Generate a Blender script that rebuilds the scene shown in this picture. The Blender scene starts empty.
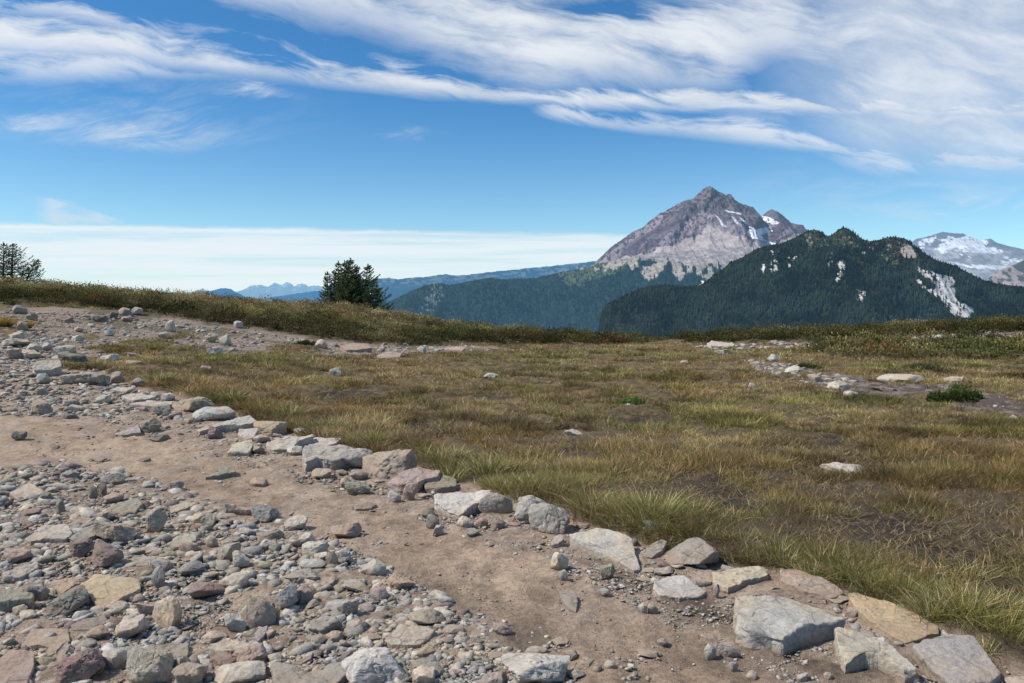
import bpy, math, random
import numpy as np
R = math.radians
rng = np.random.default_rng(7)
random.seed(7)
C = bpy.context.scene.collection

# ------------------------------------------------------------------ survey of the place
F = 796.4                      # focal length in units of picture width 1024
PITCH = math.atan(41.5 / F)
CP, SP = math.cos(PITCH), math.sin(PITCH)
EYE = 1.6

def ray(u, v):
    x = (np.asarray(u, float) - 512) / F
    up = (341.5 - np.asarray(v, float)) / F
    return x, CP + up * SP, up * CP - SP

def at(u, v, Y):
    x, y, z = ray(u, v)
    k = Y / y
    return np.stack([x * k, y * k, EYE + z * k], -1)

def bearing(x, y, z):          # inverse of at()
    z = z - EYE
    dep = np.maximum(y * CP - z * SP, 1e-3)
    return 512 + F * x / dep, 341.5 - F * (y * SP + z * CP) / dep

# ------------------------------------------------------------------ noise
def _hash(ix, iy, iz, seed):
    h = (ix * 374761393 + iy * 668265263 + iz * 2147483647 + seed * 1274126177) & 0xFFFFFFFF
    h = ((h ^ (h >> 13)) * 1274126177) & 0xFFFFFFFF
    h = ((h ^ (h >> 16)) * 2246822519) & 0xFFFFFFFF
    return ((h ^ (h >> 15)) & 0xFFFFFF) / float(0xFFFFFF)

def vnoise(x, y, z=None, seed=0):
    x = np.asarray(x, float); y = np.asarray(y, float)
    xf, yf = np.floor(x), np.floor(y)
    ix, iy = xf.astype(np.int64), yf.astype(np.int64)
    fx, fy = x - xf, y - yf
    fx = fx * fx * fx * (fx * (fx * 6 - 15) + 10); fy = fy * fy * fy * (fy * (fy * 6 - 15) + 10)
    if z is None:
        o = np.zeros_like(ix)
        a = _hash(ix, iy, o, seed); b = _hash(ix + 1, iy, o, seed)
        c = _hash(ix, iy + 1, o, seed); d = _hash(ix + 1, iy + 1, o, seed)
        return (a + (b - a) * fx) * (1 - fy) + (c + (d - c) * fx) * fy
    z = np.asarray(z, float); zf = np.floor(z); iz = zf.astype(np.int64); fz = z - zf
    fz = fz * fz * (3 - 2 * fz)
    r = 0
    for k, wz in ((0, 1 - fz), (1, fz)):
        a = _hash(ix, iy, iz + k, seed); b = _hash(ix + 1, iy, iz + k, seed)
        c = _hash(ix, iy + 1, iz + k, seed); d = _hash(ix + 1, iy + 1, iz + k, seed)
        r = r + wz * ((a + (b - a) * fx) * (1 - fy) + (c + (d - c) * fx) * fy)
    return r

def fbm(x, y, z=None, seed=0, octs=4, gain=.5):
    t, a, s, f = 0, 1., 0, 1.
    for o in range(octs):
        t = t + a * vnoise(x * f, y * f, None if z is None else z * f, seed + o * 17)
        s += a; a *= gain; f *= 2.03
    return t / s

def ridged(x, y, seed=0, octs=5, gain=.5):
    t, a, s, f = 0, 1., 0, 1.
    for o in range(octs):
        t = t + a * (1 - np.abs(2 * vnoise(x * f, y * f, None, seed + o * 31) - 1))
        s += a; a *= gain; f *= 2.1
    return t / s

def sstep(a, b, x):
    t = np.clip((x - a) / (b - a), 0, 1)
    return t * t * (3 - 2 * t)

def inpoly(u, v, poly):
    u = np.asarray(u, float); v = np.asarray(v, float)
    c = np.zeros(np.broadcast(u, v).shape, bool)
    n = len(poly)
    for i in range(n):
        x1, y1 = poly[i]; x2, y2 = poly[(i + 1) % n]
        if y1 == y2: continue
        t = ((y1 > v) != (y2 > v)) & (u < (x2 - x1) * (v - y1) / (y2 - y1) + x1)
        c ^= t
    return c

# ------------------------------------------------------------------ objects
def tag(o, label=None, cat=None, group=None, kind=None):
    if label: o['label'] = label
    if cat: o['category'] = cat
    if group: o['group'] = group
    if kind: o['kind'] = kind
    return o

def link(name, me, mat=None, parent=None, smooth=True):
    o = bpy.data.objects.new(name, me); C.objects.link(o)
    if mat: me.materials.append(mat)
    if parent: o.parent = parent
    if smooth: me.polygons.foreach_set('use_smooth', np.ones(len(me.polygons), bool))
    return o

def empty(name, loc):
    o = bpy.data.objects.new(name, None); C.objects.link(o); o.location = loc
    o.empty_display_size = .2
    return o

def mesh(name, V, loops, sizes, col=None):
    me = bpy.data.meshes.new(name)
    V = np.ascontiguousarray(V, np.float32)
    loops = np.ascontiguousarray(loops, np.int32); sizes = np.ascontiguousarray(sizes, np.int32)
    me.vertices.add(len(V)); me.vertices.foreach_set('co', V.ravel())
    me.loops.add(len(loops)); me.loops.foreach_set('vertex_index', loops)
    me.polygons.add(len(sizes))
    st = np.zeros(len(sizes), np.int32); st[1:] = np.cumsum(sizes)[:-1]
    me.polygons.foreach_set('loop_start', st)
    me.update(calc_edges=True)
    if col is not None:
        c = np.ones((len(V), 4), np.float32); c[:, :3] = col
        a = me.color_attributes.new('Col', 'FLOAT_COLOR', 'POINT'); a.data.foreach_set('color', c.ravel())
    return me

def gridmesh(name, P, col=None, keep=None, wrap=False):
    nr, nc = P.shape[:2]
    idx = np.arange(nr * nc).reshape(nr, nc)
    if wrap: idx = np.concatenate([idx, idx[:, :1]], 1)
    q = np.stack([idx[:-1, :-1], idx[:-1, 1:], idx[1:, 1:], idx[1:, :-1]], -1).reshape(-1, 4)
    V = P.reshape(-1, 3); cc = None if col is None else col.reshape(-1, 3)
    if keep is not None:
        q = q[keep.ravel()]
        used = np.unique(q); m = np.zeros(len(V), np.int64); m[used] = np.arange(len(used))
        q = m[q]; V = V[used]; cc = None if cc is None else cc[used]
    return mesh(name, V, q.ravel(), np.full(len(q), 4), cc)

def blades(base, vec, width, side, bend, col, tipcol=None):
    """strips of 5 corners: base pair, middle pair, tip.  bend is added at the tip"""
    n = len(base)
    w = (np.asarray(width).reshape(-1, 1) * .5) * side
    mid = base + vec * .5 + bend * .18
    tip = base + vec + bend
    V = np.stack([base - w * .8, base + w * .8, mid - w, mid + w, tip], 1).reshape(-1, 3)
    o = (np.arange(n) * 5)[:, None]
    L = np.concatenate([o + np.array([[0, 1, 3, 2]]), o + np.array([[2, 3, 4]])], 1).ravel()
    S = np.tile(np.array([4, 3]), n)
    tc = col if tipcol is None else tipcol
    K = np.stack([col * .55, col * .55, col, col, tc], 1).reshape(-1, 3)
    return V, L, S, K

def unit(a):
    return a / np.maximum(np.linalg.norm(a, axis=-1, keepdims=True), 1e-9)

# ------------------------------------------------------------------ node helper
class NT:
    def __init__(s, nt): s.t = nt; nt.nodes.clear()
    def n(s, typ, **kw):
        d = s.t.nodes.new(typ)
        ins = kw.pop('ins', {})
        for k, v in kw.items(): setattr(d, k, v)
        for k, v in ins.items(): s.set(d.inputs[k], v)
        return d
    def set(s, inp, v):
        if isinstance(v, bpy.types.NodeSocket): s.t.links.new(v, inp)
        else:
            try: inp.default_value = v
            except Exception: inp.default_value = (*v, 1) if len(v) == 3 else v
    def m(s, op, a, b=0., c=0., clamp=False):
        d = s.n('ShaderNodeMath', operation=op, use_clamp=clamp)
        s.set(d.inputs[0], a); s.set(d.inputs[1], b)
        if op in ('MULTIPLY_ADD', 'SMOOTH_MIN', 'SMOOTH_MAX', 'COMPARE'): s.set(d.inputs[2], c)
        return d.outputs[0]
    def ss(s, x, a, b, o0=0., o1=1.):
        d = s.n('ShaderNodeMapRange', interpolation_type='SMOOTHSTEP')
        for i, v in enumerate((x, a, b, o0, o1)): s.set(d.inputs[i], v)
        return d.outputs[0]
    def mix(s, f, a, b, typ='MIX'):
        d = s.n('ShaderNodeMix', data_type='RGBA', blend_type=typ)
        s.set(d.inputs[0], f); s.set(d.inputs[6], a); s.set(d.inputs[7], b)
        return d.outputs[2]
    def noise(s, vec, scale, detail=4., rough=.55, dist=0.):
        d = s.n('ShaderNodeTexNoise')
        s.set(d.inputs['Vector'], vec); s.set(d.inputs['Scale'], scale); s.set(d.inputs['Detail'], detail)
        s.set(d.inputs['Roughness'], rough); s.set(d.inputs['Distortion'], dist)
        return d.outputs[0]

def material(name):
    m = bpy.data.materials.new(name); m.use_nodes = True
    return m, NT(m.node_tree)

def finish(t, col, rough=.9, bump=None, bstr=.4, bdist=.02, spec=.2, haze=0, hazecol=(.2, .36, .56), trans=0):
    b = t.n('ShaderNodeBsdfPrincipled')
    t.set(b.inputs['Base Color'], col); t.set(b.inputs['Roughness'], rough)
    b.inputs['Specular IOR Level'].default_value = spec
    if bump is not None:
        bn = t.n('ShaderNodeBump'); t.set(bn.inputs['Height'], bump)
        bn.inputs['Strength'].default_value = bstr; bn.inputs['Distance'].default_value = bdist
        t.set(b.inputs['Normal'], bn.outputs[0])
    out = b.outputs[0]
    if trans:
        tr = t.n('ShaderNodeBsdfTranslucent'); t.set(tr.inputs[0], col)
        mx = t.n('ShaderNodeMixShader'); mx.inputs[0].default_value = trans
        t.set(mx.inputs[1], out); t.set(mx.inputs[2], tr.outputs[0]); out = mx.outputs[0]
    if haze:  # airlight painted in: an even blue glow mixed into the surface, no volume
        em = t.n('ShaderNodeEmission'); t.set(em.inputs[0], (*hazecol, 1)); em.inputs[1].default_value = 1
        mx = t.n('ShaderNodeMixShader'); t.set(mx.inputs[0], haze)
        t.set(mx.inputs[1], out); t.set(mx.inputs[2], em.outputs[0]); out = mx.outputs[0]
    o = t.n('ShaderNodeOutputMaterial'); t.set(o.inputs[0], out)

def vcol(t):
    a = t.n('ShaderNodeAttribute', attribute_name='Col'); return a.outputs['Color']

def mat_rock(name, per_object=True):
    m, t = material(name)
    tc = t.n('ShaderNodeTexCoord').outputs['Object']
    oi = t.n('ShaderNodeObjectInfo')
    if per_object:
        off = t.n('ShaderNodeVectorMath', operation='SCALE'); t.set(off.inputs[0], (31., 17., 23.)); t.set(off.inputs['Scale'], oi.outputs['Random'])
        ad = t.n('ShaderNodeVectorMath', operation='ADD'); t.set(ad.inputs[0], tc); t.set(ad.inputs[1], off.outputs[0])
        vec, base = ad.outputs[0], oi.outputs['Color']
    else:
        vec, base = tc, vcol(t)
    n1 = t.noise(vec, 7., 6., .62, .6); n2 = t.noise(vec, 45., 4., .6); n3 = t.noise(vec, 160., 3., .6)
    n4 = t.noise(vec, 2.6, 4., .55, .4); n5 = t.noise(vec, 18., 6., .68, 1.)
    c = t.mix(t.ss(n4, .35, .68), base, t.mix(1., base, (1.12, .98, .80, 1), 'MULTIPLY'))
    c = t.mix(t.ss(n1, .5, .72, 0, .55), c, t.mix(1., c, (.62, .64, .67, 1), 'MULTIPLY'))
    c = t.mix(t.ss(n1, .46, .3, 0, .6), c, t.mix(1., c, (1.22, 1.2, 1.16, 1), 'MULTIPLY'))
    c = t.mix(t.ss(n5, .55, .68, 0, .75), c, t.mix(.65, c, (.05, .048, .045, 1)))      # dark crustose lichen and pits
    c = t.mix(t.ss(n5, .42, .3, 0, .35), c, (.5, .49, .45, 1))                     # pale lichen
    c = t.mix(t.ss(n2, .40, .62, .3, .0), c, (.1, .092, .085, 1))
    c = t.mix(t.ss(n3, .35, .7, 0, .22), c, (.55, .53, .5, 1))
    if per_object:                                                                  # dust where it meets the soil
        z = t.n('ShaderNodeSeparateXYZ'); t.set(z.inputs[0], tc)
        zz = t.m('ADD', z.outputs[2], t.m('MULTIPLY', t.m('SUBTRACT', n1, .5), .09))
        c = t.mix(t.ss(zz, -.005, .06, .9, 0.), c, (.30, .228, .175, 1))
        geo = t.n('ShaderNodeNewGeometry'); gz = t.n('ShaderNodeSeparateXYZ'); t.set(gz.inputs[0], geo.outputs['Normal'])
        c = t.mix(t.m('MULTIPLY', t.ss(gz.outputs[2], .75, 1.), t.ss(n4, .45, .7, 0, .24)), c, (.36, .29, .235, 1))
        vo = t.n('ShaderNodeTexVoronoi', feature='DISTANCE_TO_EDGE'); t.set(vo.inputs['Vector'], t.n('ShaderNodeVectorMath', operation='ADD', ins={0: vec}).outputs[0]); vo.inputs['Scale'].default_value = 5.
        c = t.mix(t.m('MULTIPLY', t.ss(vo.outputs['Distance'], .03, .0), t.ss(n1, .45, .62, 0, .55)), c, (.07, .06, .052, 1))
    h = t.m('ADD', t.m('MULTIPLY', n1, 1.), t.m('ADD', t.m('MULTIPLY', n2, .45), t.m('MULTIPLY', n5, .6)))
    h = t.m('ADD', h, t.m('MULTIPLY', n3, .12))
    finish(t, c, .92, h, .75, .022, .15)
    return m

def mat_col(name, nscale=20., amt=.35, bstr=.5, bdist=.02, haze=0, hazecol=(.2, .36, .56), trans=0, obj=True, detail=5., spec=.15):
    m, t = material(name)
    tc = t.n('ShaderNodeTexCoord').outputs['Object']
    n = t.noise(tc, nscale, detail, .65)
    c = t.mix(1., vcol(t), t.mix(t.ss(n, .3, .7), (1 - amt,) * 3 + (1,), (1 + amt,) * 3 + (1,)), 'MULTIPLY')
    finish(t, c, .95, n if bstr else None, bstr, bdist, spec, haze, hazecol, trans)
    return m

def mat_leaf(name, trans=.3, haze=0):
    m, t = material(name)
    finish(t, vcol(t), .75, None, spec=.15, trans=trans, haze=haze)
    return m
# ------------------------------------------------------------------ lie of the land
CTRL = []
def cp(u, v, d): CTRL.append(tuple(at(u, v, d)))
for u in (-400, 0, 256, 512, 768, 1024, 1424):
    cp(u, 683 + 60, 1.6 * F / 443); cp(u, 660, 1.6 * F / 360); cp(u, 560, 4.9); cp(u, 490, 6.7)
for x in (-6, 0, 6): CTRL.append((x, -4, 0)); CTRL.append((x, 0, 0))
for u, v, d in [(-400, 430, 9), (0, 430, 9.3), (200, 430, 9.6), (512, 430, 9.8), (768, 430, 9.8), (1024, 430, 9.8), (1424, 430, 9.8),
    (-400, 380, 12.5), (0, 385, 12.6), (120, 383, 13.5), (250, 383, 14.6), (512, 385, 14.9), (768, 385, 14.8), (1024, 385, 14.6), (1424, 385, 14.6),
    (-400, 335, 17), (0, 345, 16.8), (100, 345, 18), (200, 347, 20), (350, 353, 22.5), (512, 355, 23), (768, 355, 23), (1024, 355, 22), (1424, 352, 22),
    (-300, 300, 24), (0, 310, 24), (80, 313, 25), (180, 322, 26), (250, 330, 26.5), (330, 341, 27), (420, 346, 28), (500, 344, 30), (600, 344, 31), (660, 345, 31), (760, 343, 30), (900, 339, 29), (1024, 334, 28), (1400, 325, 28),
    (-300, 275, 38), (0, 287, 39), (80, 293, 40), (150, 299, 40), (230, 306, 40), (300, 311, 40), (350, 315, 40), (400, 319, 38.5), (450, 327, 37.5), (500, 335, 37), (560, 338, 36.5), (640, 343.5, 36.5), (700, 339, 36), (800, 335, 35.5), (900, 331, 35), (1024, 326, 34), (1300, 316, 34)]:
    cp(u, v, d)
for u in (-300, 0, 200, 400, 600, 800, 1024, 1300):
    d = 54; p = at(u, 300, d); CTRL.append((p[0], d, (.2 if u < 300 else -3.2))); p = at(u, 300, 80); CTRL.append((p[0], 80, -16))
CTRL = np.array(CTRL)
def _tps_fit(P, lam=.02):
    n = len(P); d = np.hypot(P[:, None, 0] - P[None, :, 0], P[:, None, 1] - P[None, :, 1])
    K = np.where(d > 0, d * d * np.log(np.maximum(d, 1e-9)), 0) + lam * np.eye(n)
    Q = np.concatenate([np.ones((n, 1)), P[:, :2]], 1)
    A = np.block([[K, Q], [Q.T, np.zeros((3, 3))]])
    s = np.linalg.solve(A, np.concatenate([P[:, 2], np.zeros(3)]))
    return s[:n], s[n:]
_W, _A = _tps_fit(CTRL)
def H0(x, y):
    x = np.asarray(x, float); y = np.asarray(y, float); sh = np.broadcast(x, y).shape
    x = np.broadcast_to(x, sh).ravel(); y = np.broadcast_to(y, sh).ravel()
    out = np.empty(len(x))
    for i in range(0, len(x), 100000):
        xs, ys = x[i:i + 100000], y[i:i + 100000]
        r2 = (xs[:, None] - CTRL[None, :, 0]) ** 2 + (ys[:, None] - CTRL[None, :, 1]) ** 2
        r2 = np.maximum(r2, 1e-9)
        out[i:i + 100000] = (.5 * r2 * np.log(r2)) @ _W + _A[0] + _A[1] * xs + _A[2] * ys
    return out.reshape(sh)
def H(x, y):
    x = np.asarray(x, float); y = np.asarray(y, float)
    return H0(x, y) + (fbm(x * .5, y * .5, None, 3, 3) - .5) * .10 * sstep(3, 12, y)

def ground_hit(u, v):
    """points where lines of sight meet the ground"""
    u = np.atleast_1d(np.asarray(u, float)); v = np.atleast_1d(np.asarray(v, float))
    dx, dy, dz = ray(u, v)
    lo = np.full(u.shape, 1.5); hi = np.full(u.shape, np.nan); t = lo.copy()
    for _ in range(230):
        t2 = t * 1.018
        below = (EYE + dz * t2 / dy) < H(dx * t2 / dy, t2)
        new = below & np.isnan(hi)
        lo = np.where(new, t, lo); hi = np.where(new, t2, hi); t = t2
        if not np.isnan(hi).any(): break
    hi = np.where(np.isnan(hi), 60., hi)
    for _ in range(12):
        m = (lo + hi) / 2
        b = (EYE + dz * m / dy) < H(dx * m / dy, m)
        hi = np.where(b, m, hi); lo = np.where(b, lo, m)
    x = dx * hi / dy
    return np.stack([x, hi, H(x, hi)], -1)

# ------------------------------------------------------------------ what covers it
BARE = [(-300, 300), (0, 308), (60, 307), (130, 312), (190, 320), (260, 330), (330, 341), (400, 346), (490, 346), (520, 350), (430, 354), (330, 356),
        (250, 354), (200, 356), (150, 352), (110, 356), (130, 370), (100, 373), (150, 391), (205, 404), (250, 421), (320, 442), (400, 463), (470, 485), (540, 506),
        (600, 530), (650, 545), (730, 564), (780, 572), (850, 592), (940, 626), (990, 650), (1060, 690), (1200, 790), (-400, 790)]
TREAD = [(-300, 410), (0, 412), (60, 420), (120, 428), (190, 446), (250, 470), (310, 492), (370, 503), (430, 524), (500, 548), (560, 574), (630, 606), (700, 640), (800, 690), (860, 790),
         (560, 790), (600, 690), (560, 655), (500, 620), (440, 592), (350, 556), (300, 530), (200, 490), (130, 472), (60, 457), (0, 467), (-300, 470)]
UPATH = [(0, 318), (80, 314), (180, 326), (260, 334), (340, 346), (460, 348), (420, 352), (300, 346), (180, 340), (100, 350), (60, 345), (20, 360), (-40, 345)]
GPATCH = [(96, 365, 40, 7), (175, 352, 33, 5), (148, 345, 25, 5), (295, 349, 26, 5), (120, 350, 30, 4), (-3, 332, 24, 7), (180, 337, 16, 3), (90, 338, 10, 2.5)]
HB_U = [-300, 0, 60, 130, 190, 260, 330, 400, 460, 500, 560, 640, 645, 672, 690, 760, 820, 900, 1024, 1300]
HB_V = [300, 305, 305, 312, 321, 331, 343, 346, 345, 345, 345, 345, 335, 335, 344, 343, 342, 338, 333, 325]
GREY = [[(745, 360), (790, 366), (850, 378), (900, 388), (960, 384), (1030, 392), (1200, 410), (1200, 425), (1030, 420), (940, 408), (870, 398), (800, 384), (752, 370)],
        [(690, 346), (760, 341), (850, 342), (920, 337), (1040, 330), (1200, 325), (1200, 335), (1040, 339), (930, 343), (850, 347), (760, 349), (700, 351)]]
DARKS = [(735, 505, 60, 22), (960, 560, 90, 26), (1000, 600, 50, 40), (880, 530, 60, 14), (690, 480, 50, 12), (600, 500, 25, 18), (920, 470, 60, 10), (640, 425, 40, 8), (830, 445, 40, 6), (420, 430, 30, 8), (560, 455, 40, 8), (350, 395, 40, 6), (470, 400, 40, 5)]

def cover(x, y, z=None):
    """weights of bare, trodden, heath, grey stony and dark soil at ground points"""
    z = H(x, y) if z is None else z
    u, v = bearing(x, y, z)
    front = y > .3
    wob = np.clip(.03 * F / np.maximum(y, 1), 1, 12)
    uu = u + (fbm(x * 2.2, y * 2.2, None, 41, 3) - .5) * wob * 5
    vv = v + (fbm(x * 2.2, y * 2.2, None, 43, 3) - .5) * wob * 1.6
    bare = inpoly(uu, vv, BARE) | ~front
    for cu, cv, ru, rv in GPATCH:
        bare &= ~(((uu - cu) / ru) ** 2 + ((vv - cv) / rv) ** 2 < 1)
    tread = np.where(front, inpoly(uu, vv, TREAD) | inpoly(uu, vv, UPATH), True)
    hb = np.interp(u, HB_U, HB_V)
    heath = (vv < hb) & (y > 20) & ~bare
    heath |= (y > 20) & (((u - 940) / 130) ** 2 + ((vv - 353) / 8) ** 2 < 1) & (fbm(x * .6, y * .6, None, 9, 2) > .40)
    heath |= (y > 20) & (y > 37.5)
    grey = np.zeros(x.shape, bool)
    for g in GREY: grey |= inpoly(uu, vv, g) & (y > 5)
    grey &= fbm(x * 1.1, y * 1.1, None, 77, 3) > .40
    dk = np.zeros(x.shape)
    for cu, cv, ru, rv in DARKS:
        dk = np.maximum(dk, np.exp(-(((u - cu) / ru) ** 2 + ((v - cv) / rv) ** 2)))
    return bare, tread, heath, grey, dk, u, v

def heathmound(x, y):
    return .02 + .12 * fbm(x * .8, y * .8, None, 21, 3)

th = np.linspace(R(-52), R(52), 800)
rr = 3.6 * np.exp(np.linspace(0, math.log(88 / 3.6), 690))
X = rr[:, None] * np.sin(th)[None]; Y = rr[:, None] * np.cos(th)[None] - 3.
Z = H(X, Y)
bare, tread, heath, grey, dk, GU, GV = cover(X, Y, Z)
hsoft = heath.astype(float)
for _ in range(3):
    p = np.pad(hsoft, 1, mode='edge'); hsoft = (p[:-2, 1:-1] + p[2:, 1:-1] + p[1:-1, :-2] + p[1:-1, 2:] + p[1:-1, 1:-1]) / 5
tsoft = tread.astype(float); bsoft = bare.astype(float)
for _ in range(5):
    for nm in ('tsoft', 'bsoft'):
        a_ = globals()[nm]; p = np.pad(a_, 1, mode='edge')
        globals()[nm] = (p[:-2, 1:-1] + p[2:, 1:-1] + p[1:-1, :-2] + p[1:-1, 2:] + p[1:-1, 1:-1]) / 5
near = sstep(26, 7, Y)
micro = (fbm(X * 5, Y * 5, None, 51, 4) - .5) * .05 + (fbm(X * 22, Y * 22, None, 52, 3) - .5) * .022 * near
scuff = (fbm(X * 9, Y * 5, None, 57, 3) - .5) * .035 + (np.abs(fbm(X * 2.6 + Y * 1.5, Y * 2.2, None, 58, 3) - .5) - .1) * .05
ZZ = Z + tsoft * near * scuff + micro * (1 - .72 * tsoft) + (1 - bsoft) * .035 * sstep(28, 18, Y) + (1 - bsoft) * (fbm(X * 3., Y * 3., None, 55, 3) - .5) * .1
ZZ = ZZ + hsoft * heathmound(X, Y) * sstep(50, 42, Y)
# colours of soil (albedo)
n1 = fbm(X * 1.3, Y * 1.3, None, 61, 5)[..., None]; n2 = fbm(X * 7, Y * 7, None, 62, 4)[..., None]; n3 = fbm(X * 30, Y * 30, None, 63, 3)[..., None]
def lerp(a, b, f): return a + (b - a) * f
A = lambda *c: np.array(c, float)
dirt = lerp(A(.46, .35, .257), A(.355, .265, .195), sstep(.3, .7, n1)); dirt = lerp(dirt, dirt * .72, sstep(.52, .72, n2)); dirt = lerp(dirt, A(.40, .325, .265), sstep(.5, .75, fbm(X * 3.1, Y * 1.2, None, 67, 4))[..., None] * .6)
rub = lerp(A(.44, .345, .27), A(.32, .245, .19), sstep(.35, .65, n2)); rub = lerp(rub, rub * .7, sstep(.5, .8, n3))
damp = np.exp(-(((GU - 690) / 70) ** 2 + ((GV - 603 - (GU - 690) * .42) / 14) ** 2)) + .35 * np.exp(-(((GU - 430) / 60) ** 2 + ((GV - 590 - (GU - 430) * .35) / 16) ** 2)) + .8 * np.exp(-(((GU - 850) / 110) ** 2 + ((GV - 668) / 18) ** 2)) + .7 * np.exp(-(((GU - 520) / 30) ** 2 + ((GV - 640) / 25) ** 2))
barec = lerp(rub, dirt, tsoft[..., None])
barec = lerp(barec, A(.27, .215, .178) * (.6 + .8 * n2), (sstep(14, 20, Y) * .75)[..., None])
barec = lerp(barec, A(.13, .11, .07), (sstep(15, 20, Y) * sstep(.52, .62, fbm(X * .9, Y * .9, None, 66, 4)) * .8)[..., None])
barec = lerp(barec, barec * .42, np.clip(damp * 1.2, 0, 1)[..., None] * sstep(.2, .5, n2 * .6 + n1 * .4))
turf = lerp(A(.21, .155, .08), A(.085, .064, .04), sstep(.38, .62, n3 * .5 + n2 * .5)); turf = lerp(turf, A(.24, .185, .1), sstep(.5, .75, n1) * .5)
turf = lerp(turf, A(.085, .064, .05) * (.5 + n3), (sstep(12, 6, Y) * .75)[..., None])
turf = lerp(turf, A(.055, .043, .037) * (.6 + .8 * n3), np.clip(dk[..., None] * 1.1 * sstep(.3, .5, n2) + sstep(.6, .75, n1) * .3, 0, 1))
heathc = lerp(A(.06, .055, .03), A(.15, .12, .065), sstep(.4, .65, n2))
greyc = lerp(A(.11, .09, .08), A(.25, .21, .185), sstep(.4, .62, n2))
col = np.where(grey[..., None], greyc, turf)
col = np.where(heath[..., None], heathc, col)
col = lerp(col, barec, np.clip(bsoft, 0, 1)[..., None])
fb = bare[:-1, :-1] & bare[1:, 1:]
fh = heath[:-1, :-1] & ~fb
fg = ~fb & ~fh
P = np.stack([X, Y, ZZ], -1)
def mat_ground():
    m, t = material('soil')
    tc = t.n('ShaderNodeTexCoord').outputs['Object']
    a = t.noise(tc, 28., 6., .7); b = t.noise(tc, 120., 4., .7); w = t.n('ShaderNodeTexVoronoi'); t.set(w.inputs['Vector'], tc); w.inputs['Scale'].default_value = 55
    sp = t.ss(w.outputs['Distance'], .12, .3, 1, 0)
    f = t.m('ADD', t.ss(a, .3, .7, .72, 1.2), t.ss(b, .3, .7, -.16, .16))
    cc = t.n('ShaderNodeCombineColor');
    for i in range(3): t.set(cc.inputs[i], f)
    c = t.mix(1., vcol(t), cc.outputs[0], 'MULTIPLY')
    bw = t.n('ShaderNodeRGBToBW'); t.set(bw.inputs[0], w.outputs['Color'])
    gcol = t.n('ShaderNodeCombineColor')
    for i, q in enumerate((.5, .46, .42)): t.set(gcol.inputs[i], t.m('MULTIPLY', bw.outputs[0], q))
    c = t.mix(t.m('MULTIPLY', sp, .4), c, gcol.outputs[0])
    big = t.noise(tc, 5., 5., .65); c = t.mix(t.ss(big, .48, .7, 0, .5), c, t.mix(1., c, (.62, .58, .55, 1), 'MULTIPLY'))
    h = t.m('ADD', t.m('MULTIPLY', a, 1.), t.m('ADD', t.m('MULTIPLY', b, .35), t.m('MULTIPLY', sp, .25)))
    finish(t, c, .96, h, .9, .025, .1)
    return m
MSOIL = mat_ground()
tag(link('dirt_path', gridmesh('dirt_path', P, col, fb), MSOIL), 'bare stony ground with the trodden dirt path through it', kind='structure')
tag(link('meadow_ground', gridmesh('meadow_ground', P, col, fg), MSOIL), 'brown soil of the alpine meadow', kind='structure')
tag(link('hill', gridmesh('hill', P, col, fh), MSOIL), 'low rise under the heather', kind='structure')
# the land far below, out to the horizon
tf = np.linspace(0, 2 * math.pi, 181)[:-1]
rf = np.array([72, 110, 220, 500, 1000, 2000, 4000, 9000, 20000, 50000, 120000.])
zf = np.array([-17, -40, -110, -260, -430, -560, -640, -700, -760, -820, -950.])
PV = np.stack([rf[:, None] * np.sin(tf), rf[:, None] * np.cos(tf), zf[:, None] + 0 * tf], -1)
PV[2:-1, :, 2] += (fbm(PV[2:-1, :, 0] / 900, PV[2:-1, :, 1] / 900, None, 5, 3) - .5) * 90
mv = mat_col('valley_floor', .004, .3, 0, haze=.5, hazecol=(.13, .27, .45))
link('valley_ground', gridmesh('valley_ground', PV, np.tile(A(.03, .045, .035), (len(rf), len(tf), 1)), wrap=True), mv)['kind'] = 'structure'
# ------------------------------------------------------------------ mountains
def ridge(name, sky, D, zbot, k, colf, mat, step=1.0, nrow=90, gully=(0, 1, 1), back=.8, jag=0, label=None, seed=0, shape=None):
    su = np.array([p[0] for p in sky], float); sv = np.array([p[1] for p in sky], float)
    u = np.arange(su.min(), su.max() + step, step)
    v = np.interp(u, su, sv)
    if jag: v = v + (fbm(u * .35, u * 0, None, seed, 4) - .5) * jag
    top = at(u, v, D)
    t = np.linspace(0, 1, nrow) ** 1.15
    zc = top[:, 2]
    z = zc[None] + t[:, None] * (zbot - zc)[None]
    drop = zc[None] - z
    x = np.repeat(top[:, 0][None], nrow, 0); y = D - k * drop
    amp, sx, sz = gully
    if amp:
        wx = x / sx + (fbm(x / sx * .6, z / sx * .6, None, seed + 5, 3) - .5) * 1.2
        g = ridged(wx, z / sz, seed + 9, 5) - .5
        y = y - g * amp * sstep(0, amp * 1.2, drop) - (fbm(x / sx * .35, z / sz * .35, None, seed + 3, 2) - .5) * amp * 1.3 * sstep(0, amp, drop)
    if amp: y = y - (ridged(x / sx * 3.3, z / sz * 3.1, seed + 13, 3) - .5) * amp * .15 * sstep(0, amp * .6, drop)
    if shape is not None: y = shape(x, y, z, drop)
    Pm = np.stack([x, y, z], -1)
    pu, pv = bearing(x, y, z)
    cm = colf(pu, pv, x, y, z)
    kb = np.linspace(1, .08, 8)[:, None]             # the far side
    Pb = np.stack([np.repeat(top[:, 0][None], 8, 0), D + kb * back * (zc - zbot)[None], zc[None] - kb * (zc - zbot)[None]], -1)
    cb = np.repeat(cm[:1], 8, 0)
    o = link(name, gridmesh(name, np.concatenate([Pb, Pm]), np.concatenate([cb, cm])), mat)
    tag(o, label, kind='structure')
    return Pm, pu, pv, cm

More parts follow.
